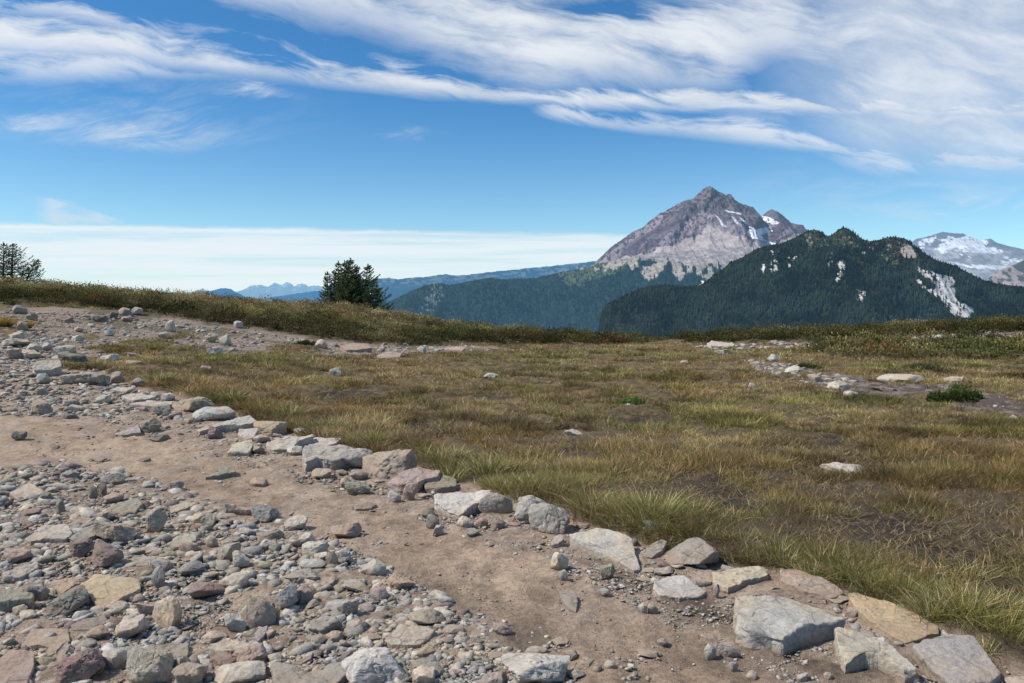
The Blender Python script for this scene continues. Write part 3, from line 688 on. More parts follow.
# lumps: box in the picture | tone | form (b angular, r rounded, f flat, s standing) | label
LUMPS = '''
664,536,731,573|G|r|grey boulder with a dark hollow front, behind the elongated white stone
643,520,670,539|D|b|dark grey angular stone at the foot of the big green tussock
551,536,567,550|B|b|small pale stone at the tip of the half-sunk pointed slab
513,495,546,527|P|b|pale angular boulder, back one of a touching pair
530,503,578,538|G|b|grey blocky boulder with a shaded front, front one of a touching pair
549,553,568,574|C|r|round cream stone standing in the loose dirt bank
600,565,614,580|N|b|greenish triangular chip in the dirt under the pointed pale slab
557,570,568,583|P|s|small pale triangular chip under the round cream stone
845,608,860,619|K|r|small pink stone beside the yellow slab
848,583,870,594|B|f|small brownish stone under the grass behind the yellow slab
902,562,922,576|W|r|pale stone half hidden in grass above the yellow slab
477,493,512,519|G|r|rough pitted grey boulder touching the white pointed slab
363,450,419,480|T|b|large tan boulder with two humps under the yellow grass
341,446,379,472|P|r|oval whitish boulder before the two-humped tan boulder
343,480,371,499|N|b|dark greenish block in the dirt under the oval whitish boulder
340,477,352,489|K|r|pinkish stone beside the dark greenish block
387,491,401,505|W|r|small white oval stone in the dirt under the long pinkish rock
403,484,417,502|K|s|small upright pink stone before the long pinkish rock
330,522,361,541|K|r|rounded pinkish boulder alone on the trodden dirt
419,508,435,519|N|r|pale green pebble on top of a small grey oval stone
426,515,439,531|G|r|grey oval stone leaning under a pale green pebble
433,525,444,536|W|b|pale chip next to the leaning grey oval stone
455,516,474,531|C|r|cream rounded stone directly under the white pointed slab
464,527,480,539|S|b|dark blue grey angular chip in front of the cream rounded stone
477,518,488,528|K|r|small pinkish pebble below the pitted grey boulder
491,517,506,531|K|r|grey pink oval stone below the pitted grey boulder
483,542,494,548|P|f|pale flat chip lying in the dirt below the pitted boulder
286,445,307,458|W|b|small pale block wedged against the dark-fronted slab rock
289,426,313,436|B|r|beige rock at the grass behind the broad white slab
255,421,288,438|T|f|flat tan boulder at the grass next to a small white slab
253,434,269,444|P|r|pale round stone between flat tan boulder and broad white slab
250,446,264,454|B|r|small rounded stone beside the squarish pale slab
189,405,235,424|W|r|big rounded white boulder on the long low slab
172,397,215,414|T|b|broad tan slab rock behind the rounded white boulder
205,427,222,441|R|b|dark brown cube-like stone under the long low slab
139,419,160,434|N|b|greenish grey boulder at the trail edge
148,434,170,443|D|f|dark flat rock on the trail under the greenish grey boulder
250,477,270,489|K|r|pinkish grey stone on the smooth dirt of the trail
311,469,333,481|B|b|grey stone in the dirt below the dark-fronted slab rock
154,405,172,417|S|b|blue grey angular stone below the stepped flat slabs
171,411,183,419|T|r|orange pink pebble beside a blue grey angular stone
57,353,90,366|D|b|dark grey boulder carrying a small white stone
63,349,76,355|W|r|small white stone sitting on the dark grey boulder
99,355,117,364|W|f|white flat rock beside the isolated grass patch
68,372,108,387|B|b|long pale block under the isolated grass patch
95,378,109,386|K|r|pinkish stone leaning on the long pale block
109,372,124,385|S|b|blue grey stone at the end of the long pale block
131,378,146,389|G|r|dark round stone against the grass corner
125,359,143,368|T|r|tan stone at the upper edge of the meadow grass
3,348,23,361|K|r|big reddish stone in the upper stone field
0,340,30,349|P|f|wide pale slab-like rock in the upper stone field
20,351,40,361|C|r|pale greenish rounded stone next to the big reddish stone
33,387,49,396|S|b|blue grey block low in the upper stone field
38,374,51,385|P|b|pale square stone below the flat-topped boulder
13,431,27,442|D|b|dark cube-like stone alone on the trail dirt
29,400,52,417|K|b|blocky pinkish boulder at the far rim of the trail
69,404,85,413|P|r|pale oval stone at the far rim of the trail
62,398,80,409|G|f|grey slanting stone touching a pale oval stone at the rim
96,396,110,406|P|r|pale rounded stone among the small pebbles at the rim
62,413,76,420|D|f|dark flat stone just inside the trail
48,444,62,450|D|f|dark thin chip on the smooth trail dirt
35,492,53,504|D|b|dark slate block beside the white pointed slab
54,498,66,516|N|s|upright olive grey stone above the wide pale grey slab
93,518,134,548|T|b|large pinkish brown boulder between the two purple boulders
68,538,93,561|R|b|dark purple block with a flat face, smaller of the purple boulders
92,542,126,572|R|b|big purple boulder leaning in the middle of the rubble
142,510,166,537|B|s|tall tan boulder standing on end past the brown pink boulder
88,486,98,500|N|s|small green shard standing beside a brown block
97,483,109,497|R|b|small brown block beside the green shard
104,493,123,504|K|r|pinkish stone at the top of the lower rubble
102,473,125,488|G|b|grey topped block at the near rim of the trail
63,470,79,481|S|b|blue grey stone at the near rim of the trail
95,511,116,523|K|b|pink block above the blue grey slab
1,549,29,567|K|b|pink block by the frame edge above the long beige slab
20,509,44,518|R|f|flat reddish stone under the white pointed slab
178,561,205,579|S|b|dark blue grey stone half buried above the reddish oval boulder
45,590,96,620|D|b|large dark layered rock under the yellow stained slab
47,576,86,597|T|f|brown slab-like rock behind the dark layered rock
29,585,48,605|S|b|blue grey rock jammed beside the thick grey green slab
18,610,38,624|W|r|round white cobble near the frame edge
14,605,28,616|P|r|pale cobble behind the round white cobble
153,598,188,634|C|r|big egg-shaped cream boulder in open dirt
104,600,134,616|P|b|pale grey stone below the yellow stained slab
116,620,149,643|P|b|bluish white elongated block in the middle of the lower rubble
85,627,109,644|K|b|pinkish pale rock next to the bluish white block
137,602,155,619|K|b|pink angular stone beside the egg-shaped boulder
50,652,102,692|R|b|large purple boulder at the bottom of the rubble
99,650,130,673|P|r|rounded greyish stone against the purple bottom boulder
128,653,172,692|B|b|pale blocky stone at the bottom with a tan stain
152,568,166,591|S|s|thin blue grey slate standing on edge
152,559,170,574|P|b|white angular block above the slate standing on edge
183,580,221,603|R|r|reddish purple oval boulder in open dirt
221,573,250,593|P|r|smooth bluish white cobble beside the reddish oval boulder
242,592,275,633|B|s|tall tan grey block standing on end
273,586,302,616|S|b|blue grey angular block leaning right of the tall tan block
294,586,314,608|K|b|brownish stone tucked behind the blue grey leaning block
265,609,280,626|T|b|small tan cube-like stone at the foot of the tall block
226,615,247,637|W|b|white stone with a red stained base
211,654,240,673|R|f|flat purple stone beside the pinkish bottom rock
230,647,268,671|K|b|pinkish pale rock under the cream topped slab
213,665,270,692|W|r|long white boulder at the bottom of the picture
306,617,339,638|S|b|blue grey brick-shaped block near the stone heap
310,634,326,647|B|r|small beige stone under the brick-shaped block
324,632,346,646|T|b|tan block beside the brick-shaped block
337,640,348,650|W|b|little white stone beside the tan block
282,569,321,588|G|f|long grey slanting stone on the stone heap
323,600,352,614|P|r|pale rounded stone at the edge of the stone heap
304,596,325,612|G|b|dull grey stone under the long slanting stone
177,665,208,692|T|b|orange spotted stone at the bottom beside the white boulder
168,657,190,675|G|b|grey stone behind the orange spotted stone
201,631,226,646|C|f|pale flat stone before the egg-shaped boulder
251,504,278,526|S|b|dark blue grey boulder at the rim between rubble and trail
283,516,307,533|W|b|pale pyramid-shaped stone at the rim of the trail
295,534,318,548|W|b|white angular stone at the crest of the rubble heap
301,542,329,559|P|b|blue white boulder at the crest of the rubble heap
313,552,329,563|W|r|white rounded stone under the blue white boulder
255,530,281,544|N|f|greenish grey stone in the rubble heap
256,539,276,552|W|r|pale cobble under the greenish grey stone
235,526,256,536|P|f|flat pale stone in the middle of the rubble heap
224,535,242,546|S|f|flat blue stone in the middle of the rubble heap
218,543,240,565|B|b|large tan grey stone near the middle of the rubble heap
229,552,250,572|P|b|pale angular stone next to the large tan grey stone
207,537,219,550|B|s|small upright beige stone beyond the flat bluish slab
179,542,198,556|K|r|pinkish cobble under the flat bluish slab
234,506,254,519|T|b|tan grey stone beside the dark blue rim boulder
223,504,236,517|K|b|pinkish stone with a notch at the rubble rim
216,513,236,522|S|f|flat bluish stone at the rubble rim
194,512,219,530|B|f|long beige stone pointing up the rubble slope
326,552,338,569|T|s|upright tan stone at the crest of the rubble heap
335,547,353,567|P|b|pale blue block at the crest of the rubble heap
300,559,325,572|W|r|whitish cobble in the heap beneath the crest
169,481,183,492|G|b|grey block at the near rim of the smooth trail
378,574,415,594|T|b|tan boulder at the shoulder of the trodden dirt
362,562,389,580|P|r|pale rounded stone behind the tan shoulder boulder
406,608,443,629|B|r|rounded grey beige boulder behind the lozenge-shaped slab
415,646,438,661|Y|r|egg-shaped tan pebble under the lozenge-shaped slab
343,650,410,692|W|b|largest white boulder with a scooped top at the bottom
443,625,465,638|S|r|smooth blue grey cobble right beside the lozenge-shaped slab
440,635,453,647|K|r|pinkish small cobble under the smooth blue grey cobble
408,658,442,682|S|b|blue grey broken stone beside the largest white boulder
411,668,434,690|C|f|cream flake propped on the largest white boulder
494,624,514,640|T|b|tan rock alone at the near edge of the trodden dirt
486,651,502,661|N|r|dull green stone beside the trodden dirt
480,673,506,692|G|b|grey stone at the bottom beside a white angular boulder
504,655,572,694|W|b|white angular boulder at the bottom edge of the trail
338,599,360,621|B|b|pale grey brown boulder low in the stone heap
346,620,367,634|B|r|grey cobble low in the stone heap
368,619,385,630|P|r|pale cobble behind the lozenge-shaped slab
359,634,381,643|K|f|flat pinkish stone beside the lozenge-shaped slab
337,653,354,675|D|b|dark slate block beside the largest white boulder
343,580,369,594|P|f|pale flat stone in the heap under the tan shoulder boulder
370,587,389,604|K|r|pinkish cobble under the tan shoulder boulder
526,645,548,658|W|r|oval white pebble behind the white angular boulder
551,638,568,647|W|f|flat white pebble alone on the dirt near the bottom
564,649,579,663|B|r|beige pebble past the white angular boulder
576,658,595,668|P|f|pale flat pebble past the white angular boulder
567,669,584,681|P|r|pale pebble touching the white angular boulder
591,665,602,675|W|r|little white pebble near the bottom of the trail
604,662,616,672|W|b|little white chip near the bottom of the trail
657,639,669,647|S|b|small blue grey stone on smooth trail dirt
639,650,658,660|T|f|faint flat tan stone set in the smooth trail dirt
646,604,658,616|T|r|tan pebble beside a pale chip under the white elongated stone
637,604,647,617|P|s|pale chip beside a tan pebble under the white elongated stone
599,588,610,597|W|r|pale pebble in the damp dirt above the wedge
718,644,738,661|B|b|beige stone at the trail edge under the largest pale slab
746,672,758,683|W|r|small white pebble at the bottom under the largest pale slab
795,674,809,684|W|r|white pebble at the bottom before the long wedge slab
822,672,833,682|P|b|pale chip at the bottom under the long wedge slab
728,663,738,674|P|s|pale oval pebble at the bottom of the trail
704,645,716,664|W|r|pale pebble at the near side of the largest pale slab
713,584,720,600|B|s|small pale upright chip between the cream and white stones
563,429,582,440|W|b|white stone alone in the middle of the grass
817,466,873,481|W|f|long white stone lying in the dry grass
482,373,500,380|W|f|pale flat stone in the distant grass
329,368,342,379|G|b|grey stone at the rim of the meadow grass
624,403,634,410|W|b|white stone in the bright green cushion plant
880,370,922,388|C|r|pale beige boulder with a smooth curved top
871,386,894,395|K|f|flat pinkish stone in front of the pale beige boulder
766,354,782,364|W|b|white rock at the head of the pale stone streak
715,349,731,356|W|f|low white stone between the grass and the far shrubs
680,360,688,366|C|r|small cream stone in the far grass
748,383,756,390|W|r|small white stone in the grass below the pale streak
844,391,857,400|W|b|white stone at the near end of the pale streak
826,381,848,393|W|b|broken white rock inside the pale stone streak
808,375,826,386|K|b|pinkish white rock inside the pale stone streak
784,366,806,376|W|f|flat white rock in the upper part of the pale streak
1004,416,1020,424|P|f|pale flat stone in the grey mud near the frame edge
950,338,968,344|W|b|whitest rock of the far stone strip
905,338,930,344|K|f|pinkish flat rock of the far stone strip
930,335,948,341|W|f|long white rock of the far stone strip
985,334,1010,340|K|f|pale flat rock of the far stone strip near the frame edge
208,347,225,359|W|b|white speckled stone by the upper grass tuft
205,333,219,344|P|r|pale rounded stone on the upper track
219,336,232,347|P|b|squarish pale stone on the upper track
164,321,177,333|P|s|upright pale stone at the far side of the upper track
233,321,243,329|W|r|pale stone against the shrubs at the upper track
199,366,211,374|K|f|pinkish stone in the dry grass edge
158,331,171,340|G|f|dark grey flat stone on the upper bare ground
316,340,329,350|C|r|cream stone where the upper track narrows
93,316,108,323|D|f|dark flat rock on the upper bare ground
71,336,86,343|W|f|white flat stone on the upper bare ground
74,327,84,333|P|r|pale small stone on the upper bare ground
105,329,115,337|W|r|whitish round stone on the upper bare ground
118,308,132,317|K|b|pinkish block below the shrubs on the hill
108,311,121,320|D|b|dark grey block below the shrubs on the hill
131,308,142,316|P|r|pale round stone below the shrubs on the hill
121,316,134,323|T|f|tan flat stone below the shrubs on the hill
26,314,38,322|G|b|grey stone at the head of the bare ground
13,306,26,315|S|b|blue grey stone beside the yellow tuft
57,346,76,356|P|f|pale flat stone above the dark grey boulder
41,343,53,352|P|r|pale round stone in the upper stone field
27,345,43,354|P|b|pale angular stone in the upper stone field
10,332,27,341|W|r|whitish stone at the top of the upper stone field
16,322,29,332|T|r|tan stone near the yellow tuft
127,353,140,360|K|r|pinkish stone above the tan meadow-edge stone
417,347,428,355|P|b|whitish stone at the near end of the distant stone line
'''
# ------------------------------------------------------------------ rock building
_ICO = {}
def ico(level):
    if level not in _ICO:
        import bmesh
        bm = bmesh.new(); bmesh.ops.create_icosphere(bm, subdivisions=level, radius=1)
        V = np.array([v.co[:] for v in bm.verts]); Fc = np.array([[v.index for v in f.verts] for f in bm.faces]); bm.free()
        _ICO[level] = (unit(V), Fc)
    return _ICO[level]

def rock_shape(form, g, level):
    """unit lump: many planes cut from a ball, edges slightly worn"""
    V, Fc = ico(level)
    if form == 'r': npl, p, lo, hi = 22, 26, .8, 1.0
    elif form == 'f': npl, p, lo, hi = 12, 60, .62, 1.0
    else: npl, p, lo, hi = 15, 70, .56, .98
    N = unit(g.normal(size=(npl, 3))); d = g.uniform(lo, hi, npl)
    if form in 'bfs':
        yaw = g.uniform(0, 6.28); c, s = math.cos(yaw), math.sin(yaw)
        ax = np.array([[c, s, 0], [-c, -s, 0], [-s, c, 0], [s, -c, 0], [0, 0, 1], [0, 0, -1]], float)
        ax += g.normal(0, .3, ax.shape); ax = unit(ax)
        N = np.concatenate([N, ax]); d = np.concatenate([d, g.uniform(.6, .86, 6)])
    q = np.maximum(V @ N.T, 0) / d
    r = (q ** p).sum(1) ** (-1 / p)
    P = V * r[:, None]
    P /= np.abs(P).max(0)
    return P, Fc

def chunk(g, n):
    """angular splinter: hull of a few points"""
    import bmesh
    bm = bmesh.new()
    q = unit(g.normal(size=(n, 3))) * g.uniform(.75, 1, (n, 1)); q = np.sign(q) * np.abs(q) ** .75
    for p in q: bm.verts.new(p)
    r = bmesh.ops.convex_hull(bm, input=bm.verts[:])
    bmesh.ops.delete(bm, geom=[e for e in r['geom_interior'] if isinstance(e, bmesh.types.BMVert)], context='VERTS')
    bmesh.ops.triangulate(bm, faces=bm.faces[:]); bm.verts.index_update()
    V = np.array([v.co[:] for v in bm.verts]); Fc = np.array([[v.index for v in f.verts] for f in bm.faces]); bm.free()
    return V / np.abs(V).max(0), Fc

def rough(P, size, g, amp=1., strata=0.):
    """chipping and wear in metres-scaled coordinates"""
    n = unit(P + 1e-6); o = g.uniform(0, 90, 3)
    Q = P / max(size, .01)
    a = fbm(Q[:, 0] * 3 + o[0], Q[:, 1] * 3 + o[1], Q[:, 2] * 3 + o[2], 3, 3) - .5
    b = fbm(Q[:, 0] * 10 + o[1], Q[:, 1] * 10 + o[2], Q[:, 2] * 10 + o[0], 5, 3) - .5
    c = np.abs(fbm(Q[:, 0] * 5 + o[1], Q[:, 1] * 5 + o[0], Q[:, 2] * 5 + o[2], 8, 2) - .5)
    r = a * .22 + b * .11 - np.maximum(.05 - c, 0) * 1.1
    if strata:
        tl = g.normal(0, .25, 2)
        h = (Q[:, 2] + tl[0] * Q[:, 0] + tl[1] * Q[:, 1]) * 9 + a * 2
        r = r + strata * .05 * (np.abs((h % 1) - .5) - .25)
    e = fbm(Q[:, 0] * 24 + o[2], Q[:, 1] * 24 + o[0], Q[:, 2] * 24 + o[1], 12, 2) - .5
    return P + n * ((r + e * .045) * size * .5 * amp)[:, None]

MROCK = mat_rock('weathered_rock'); MRUB = mat_rock('rubble_rock', False)
def put_rock(name, V, loops, sizes, origin, tone, g, label, group, cat='rock', smooth=True):
    o = link(name, mesh(name, V, loops, sizes), MROCK, smooth=smooth)
    o.data.set_sharp_from_angle(angle=R(24))
    o.location = origin
    o.color = (*np.clip(np.array(TONE[tone]) * g.uniform(.88, 1.12) + g.normal(0, .008, 3), .02, .8), 1)
    return tag(o, label, cat, group, 'thing')

def group_of(u, v):
    if v < 366 and u < 480: return 'stones on the upper bare ground'
    if inpoly(u, v, [(100, 370), (420, 430), (620, 500), (1060, 600), (1060, 700), (830, 700), (640, 605), (540, 560), (330, 475), (200, 450), (100, 420)]): return 'rocks edging the dirt path'
    if u < 620: return 'stones in the rubble beside the path' if v > 460 else 'stones in the upper stone field'
    return 'stones lying in the meadow' if v < 500 else 'rocks edging the dirt path'

FOOT = []      # u, v, ru, rv of every rock already placed
def lump(box, tone, form, label, seed, level=None, name=None, group=None):
    g = np.random.default_rng(seed)
    u0, v0, u1, v1 = box; w, h = u1 - u0, v1 - v0
    if v1 < 362 and form == 'r': form = 'b'                # weathered out of the bank: broken, not rolled
    hit = ground_hit((u0 + u1) / 2, v1 - .10 * h)[0]; d = hit[1]
    px = math.hypot(d, EYE - hit[2]) / F
    W = w * px; hm = h * px
    sa = (EYE - hit[2]) / math.hypot(d, EYE - hit[2]); ca = math.sqrt(1 - sa * sa)
    dep = {'b': .85, 'r': .85, 'f': 1., 's': .6}[form] * W
    dep = min(dep, .8 * hm / max(sa, .02), 1.1 * W)
    Hh = max((hm - .82 * dep * sa) / ca, .24 * W if form != 'f' else .2 * W)
    if level is None: level = 5 if w > 34 else 4 if w > 13 else 3
    P, Fc = rock_shape(form, g, level)
    sunk = .22 * Hh
    S = np.array([W / 2 * 1.04, dep / 2, (Hh + sunk) / 2])
    P = P * S
    P = rough(P, W, g, 1. if form != 'r' else .6, 1. if tone in 'DNSR' else .4)
    P[:, 2] += (Hh - sunk) / 2
    if form in 'bf':
        tl = g.normal(0, .1); P[:, 2] += P[:, 0] * tl
    org = np.array([hit[0], d + dep * .42, 0.]); org[0] *= org[1] / d
    org[2] = float(H(org[0], org[1]))
    FOOT.append(((u0 + u1) / 2, (v0 + v1) / 2, w / 2, h / 2))
    nm = name or ('boulder' if W > .28 else 'stone')
    return put_rock(nm, P, Fc.ravel(), np.full(len(Fc), 3), org, tone, g, label, group or group_of((u0 + u1) / 2, v1), cat=nm)

def slab(poly, th, tone, label, seed):
    g = np.random.default_rng(seed)
    poly = np.array(poly, float); i = poly[:, 1].argmax()
    cu, cv = poly.mean(0)
    hit = ground_hit(poly[i, 0], poly[i, 1] + th)[0]; d = hit[1]
    px = math.hypot(d, EYE - hit[2]) / F
    sa = (EYE - hit[2]) / math.hypot(d, EYE - hit[2]); ca = math.sqrt(1 - sa * sa)
    T = th * px / ca
    tilt = math.tan(R(5 if cv > 560 else 8 if cv > 450 else 11))
    gs = (H(hit[0], d + .5) - H(hit[0], d)) / .5           # ground slope away from the viewer
    gx = (H(hit[0] + .5, d) - H(hit[0], d)) / .5
    sl = tilt + gs
    dx, dy, dz = ray(poly[:, 0], poly[:, 1])
    # plane: z = z0 + sl*(y-d) + gx*(x-x0)
    z0 = hit[2] + T
    k = (z0 - EYE - sl * d - gx * hit[0]) / (dz - sl * dy - gx * dx)
    Q = np.stack([dx * k, dy * k], -1)
    c = Q.mean(0); q = Q - c
    n = 120 if (poly[:, 0].max() - poly[:, 0].min()) > 45 else 72
    a = np.linspace(0, 2 * math.pi, n, endpoint=False)
    D2 = np.stack([np.cos(a), np.sin(a)], -1); rad = np.zeros(n)
    for j in range(len(q)):
        p1, p2 = q[j], q[(j + 1) % len(q)]; e = p2 - p1
        den = D2[:, 0] * e[1] - D2[:, 1] * e[0]
        with np.errstate(all='ignore'):
            t = (p1[0] * e[1] - p1[1] * e[0]) / den; s = (p1[0] * D2[:, 1] - p1[1] * D2[:, 0]) / den
        ok = (t > 0) & (s >= -1e-6) & (s <= 1 + 1e-6) & np.isfinite(t)
        rad = np.where(ok, np.maximum(rad, t), rad)
    size = rad.mean() * 2
    sd = seed % 97
    rad *= 1 + .05 * (fbm(np.cos(a) * 3 + sd, np.sin(a) * 3, None, sd, 3) - .5) + .05 * (fbm(np.cos(a) * 14 + sd, np.sin(a) * 14, None, sd + 3, 2) - .5)
    rings = np.concatenate([np.linspace(.03, .9, 16), [.95, .985, 1.0]])
    rows = []
    for s in rings:
        x, y = D2[:, 0] * rad * s, D2[:, 1] * rad * s
        z = T + sl * (c[1] + y - d) + gx * (c[0] + x - hit[0]) + hit[2]
        nz = (fbm(x / size * 4 + sd, y / size * 4, None, sd + 5, 4) - .5) * .10 * size + (fbm(x / size * 1.6 + sd, y / size * 1.6, None, sd + 8, 2) - .5) * .12 * size
        st = fbm(x / size * 2.2 + sd * 2, y / size * 2.2, None, sd + 9, 3)
        nz = nz - min(.03 * size, T * .35) * sstep(.5, .54, st)          # a step where a layer has split off
        edge = {1.0: .16, .985: .06}.get(round(float(s), 3), 0.)
        rows.append(np.stack([x, y, z + nz * min(1, 3 * T / size + .35) - edge * min(T, .06)], -1))
    base = H(c[0] + rows[-1][:, 0], c[1] + rows[-1][:, 1]) - .05
    topz = rows[-1][:, 2]
    for t in np.linspace(.1, 1, 9):
        fl = 1 + .05 * t * min(1., T / size * 3) + (fbm(np.cos(a) * 5 + sd, np.sin(a) * 5 + t * 4, None, sd + 11, 3) - .5) * .22 * min(1., T / size * 4)
        fl -= .05 * np.abs(((t * T * 40 + sd * .1) % 1) - .5) * min(1, T / .05)
        x, y = D2[:, 0] * rad * fl, D2[:, 1] * rad * fl
        rows.append(np.stack([x, y, topz + (np.minimum(base, topz - .02) - topz) * t], -1))
    P = np.stack(rows, 0)
    nr = len(rows); V = P.reshape(-1, 3)
    idx = np.arange(nr * n).reshape(nr, n); idx = np.concatenate([idx, idx[:, :1]], 1)
    qd = np.stack([idx[:-1, :-1], idx[1:, :-1], idx[1:, 1:], idx[:-1, 1:]], -1).reshape(-1, 4)
    V = np.concatenate([V, [[0, 0, V[:n, 2].mean()]]]); ci = len(V) - 1
    tri = np.stack([np.full(n, ci), np.arange(n), (np.arange(n) + 1) % n], -1)
    oz = float(H(c[0], c[1])); V = V - np.array([0, 0, oz])
    loops = np.concatenate([qd.ravel(), tri.ravel()]); sizes = np.concatenate([np.full(len(qd), 4), np.full(n, 3)])
    FOOT.append((cu, cv + th / 2, (poly[:, 0].max() - poly[:, 0].min()) / 2, (poly[:, 1].max() - poly[:, 1].min() + th) / 2))
    return put_rock('stone_slab', V, loops, sizes, (c[0], c[1], oz), tone, g, label, group_of(cu, cv), cat='slab')

seed = 1000
NROCK = 0
for row in SLABS.strip().splitlines():
    pl, th_, tn, lb = row.split('|'); seed += 7; NROCK += 1
    slab([tuple(float(q) for q in p.split(',')) for p in pl.split()], float(th_), tn, lb, seed)
for row in LUMPS.strip().splitlines():
    bx, tn, fm, lb = row.split('|'); seed += 7; NROCK += 1
    lump([float(q) for q in bx.split(',')], tn, fm, lb, seed)

# further stones of the heaps, nothing tells one from the next
def free(u, v, r, k=.8):
    f = np.array(FOOT)
    return not (((f[:, 0] - u) / (f[:, 2] + r * k)) ** 2 + ((f[:, 1] - v) / (f[:, 3] + r * .5 * k)) ** 2 < 1).any()
BLINE = [(120, 384), (205, 404), (250, 422), (320, 442), (400, 464), (470, 486), (540, 508), (600, 532), (650, 547), (730, 566), (780, 574), (850, 596), (940, 630), (990, 655), (1000, 690), (940, 690), (900, 660), (830, 625), (740, 600), (650, 585), (600, 565), (540, 535), (470, 512), (400, 490), (320, 468), (250, 446), (190, 425), (120, 402)]
HEAP = [(-20, 480), (60, 462), (150, 480), (215, 505), (300, 540), (350, 566), (410, 600), (440, 630), (470, 690), (-20, 690)]
UPPER = [(-10, 345), (60, 350), (110, 386), (160, 404), (120, 412), (60, 412), (-10, 412)]
EDGE = [(110, 388), (200, 425), (300, 455), (400, 485), (520, 530), (640, 590), (600, 580), (480, 530), (340, 495), (200, 450), (120, 415)]
g0 = np.random.default_rng(99)
def extra(poly, n, sizes, tones, words, grp, forms='bbbfrf'):
    global seed, NROCK
    us = [p[0] for p in poly]; vs = [p[1] for p in poly]; k = tries = 0
    while k < n and tries < 40000:
        tries += 1
        u, v = g0.uniform(min(us), max(us)), g0.uniform(min(vs), max(vs))
        w = g0.uniform(*sizes) * (.6 + .7 * sstep(340, 680, v))
        if not inpoly(u, v, poly) or not free(u, v, w / 2): continue
        tn = tones[int(g0.integers(len(tones)))]; fm = forms[int(g0.integers(len(forms)))]
        hh = w * {'b': .62, 'r': .66, 'f': .42}[fm]
        seed += 7; k += 1; NROCK += 1
        cw = {'W': 'whitish', 'P': 'pale grey', 'G': 'mid grey', 'S': 'bluish grey', 'K': 'pinkish', 'B': 'beige', 'R': 'reddish', 'D': 'dark grey', 'T': 'tan', 'N': 'greenish grey'}[tn]
        lump((u - w / 2, v - hh / 2, u + w / 2, v + hh / 2), tn, fm, words % cw, seed, 3, group=grp)
extra(BLINE, 64, (12, 25), 'PPWPWBKG', 'small %s slab filling the line of edging rocks', 'small slabs filling the line of edging rocks', 'ffb')
extra(HEAP, max(0, 296 - NROCK), (10, 17), 'PPPWGBSKBBBRWNT', 'small %s stone packed in the rubble heap beside the trail', 'small stones packed in the rubble heap')
extra(UPPER, max(0, 302 - NROCK), (10, 15), 'PPWGKBBKS', 'small %s stone packed in the upper stone field', 'small stones packed in the upper stone field')
extra(EDGE, max(0, 300 - NROCK), (7, 11), 'PWGKBBS', 'small %s pebble in the dirt under the edging rocks', 'pebbles under the edging rocks')

# the rest of the rubble and the gravel: uncounted
def scatter(name, spec, label):
    Vs, Ls, Ks, o = [], [], [], 0
    tones = np.array([TONE[t] for t in 'PPPPPWWGGGSSSKBBBNNRP'])
    for poly, n, (s0, s1), level, sink, dens in spec:
        if poly == 'ROUND':                                   # grit washed up against the larger rocks
            f_ = np.array([q for q in FOOT if q[2] > 7 and q[1] > 370]); m_ = np.repeat(np.arange(len(f_)), 16); a_ = g0.uniform(-.3, 3.44, len(m_))
            u = f_[m_, 0] + f_[m_, 2] * np.cos(a_) * g0.uniform(1., 1.2, len(m_)); v = f_[m_, 1] + f_[m_, 3] * np.sin(a_) * g0.uniform(.9, 1.25, len(m_)) + 1
            poly = [(-50, 300), (1100, 300), (1100, 720), (-50, 720)]; n = len(u); pre = (u, v)
        else: pre = None
        us = [p[0] for p in poly]; vs = [p[1] for p in poly]
        u = g0.uniform(min(us), max(us), n * 4); v = g0.uniform(min(vs), max(vs), n * 4)
        if pre: u, v = pre
        k = inpoly(u, v, poly)
        if dens is not None: k &= g0.random(len(u)) < dens(u, v)
        u, v = u[k][:n], v[k][:n]
        hp = ground_hit(u, v)
        lib = [chunk(g0, {3: 20, 2: 15, 1: 11}[level]) for j in range(24)]
        for j in range(24):
            m = np.arange(j, len(u), 24); q = len(m)
            if not q: continue
            P, Fc = lib[j]
            px = np.hypot(hp[m, 1], EYE - hp[m, 2]) / F
            s = (s0 + (s1 - s0) * g0.random(q) ** 2.2) * px * .5
            a = g0.uniform(0, 6.28, q); ca, sa = np.cos(a), np.sin(a)
            sc = s[:, None] * np.stack([g0.uniform(.8, 1.25, q), g0.uniform(.6, 1., q), g0.uniform(.22, .6, q)], -1)
            X3 = P[None] * sc[:, None]
            tx, ty = g0.normal(0, .2, (q, 1)), g0.normal(0, .2, (q, 1))
            z = X3[..., 2] + X3[..., 0] * tx + X3[..., 1] * ty
            x = X3[..., 0] * ca[:, None] - X3[..., 1] * sa[:, None]; y = X3[..., 0] * sa[:, None] + X3[..., 1] * ca[:, None]
            Vq = np.stack([x, y, z], -1) + hp[m][:, None] + np.stack([0 * s, 0 * s, sc[:, 2] * sink], -1)[:, None]
            kc = tones[g0.integers(len(tones), size=q)] * g0.uniform(.82, 1.25, (q, 1))
            kk = np.repeat(kc[:, None], len(P), 1)
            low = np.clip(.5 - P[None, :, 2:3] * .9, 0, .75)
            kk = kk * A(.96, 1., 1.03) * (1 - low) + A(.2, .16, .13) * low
            Vs.append(Vq.reshape(-1, 3)); Ks.append(kk.reshape(-1, 3))
            Ls.append(((np.arange(q) * len(P))[:, None] + Fc.ravel()[None] + o).ravel()); o += q * len(P)
    L = np.concatenate(Ls)
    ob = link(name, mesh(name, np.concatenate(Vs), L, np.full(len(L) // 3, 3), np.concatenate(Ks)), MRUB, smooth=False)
    return tag(ob, label, name, kind='stuff')
offtrail = lambda u, v: np.where(inpoly(u, v, TREAD), .07, 1.)
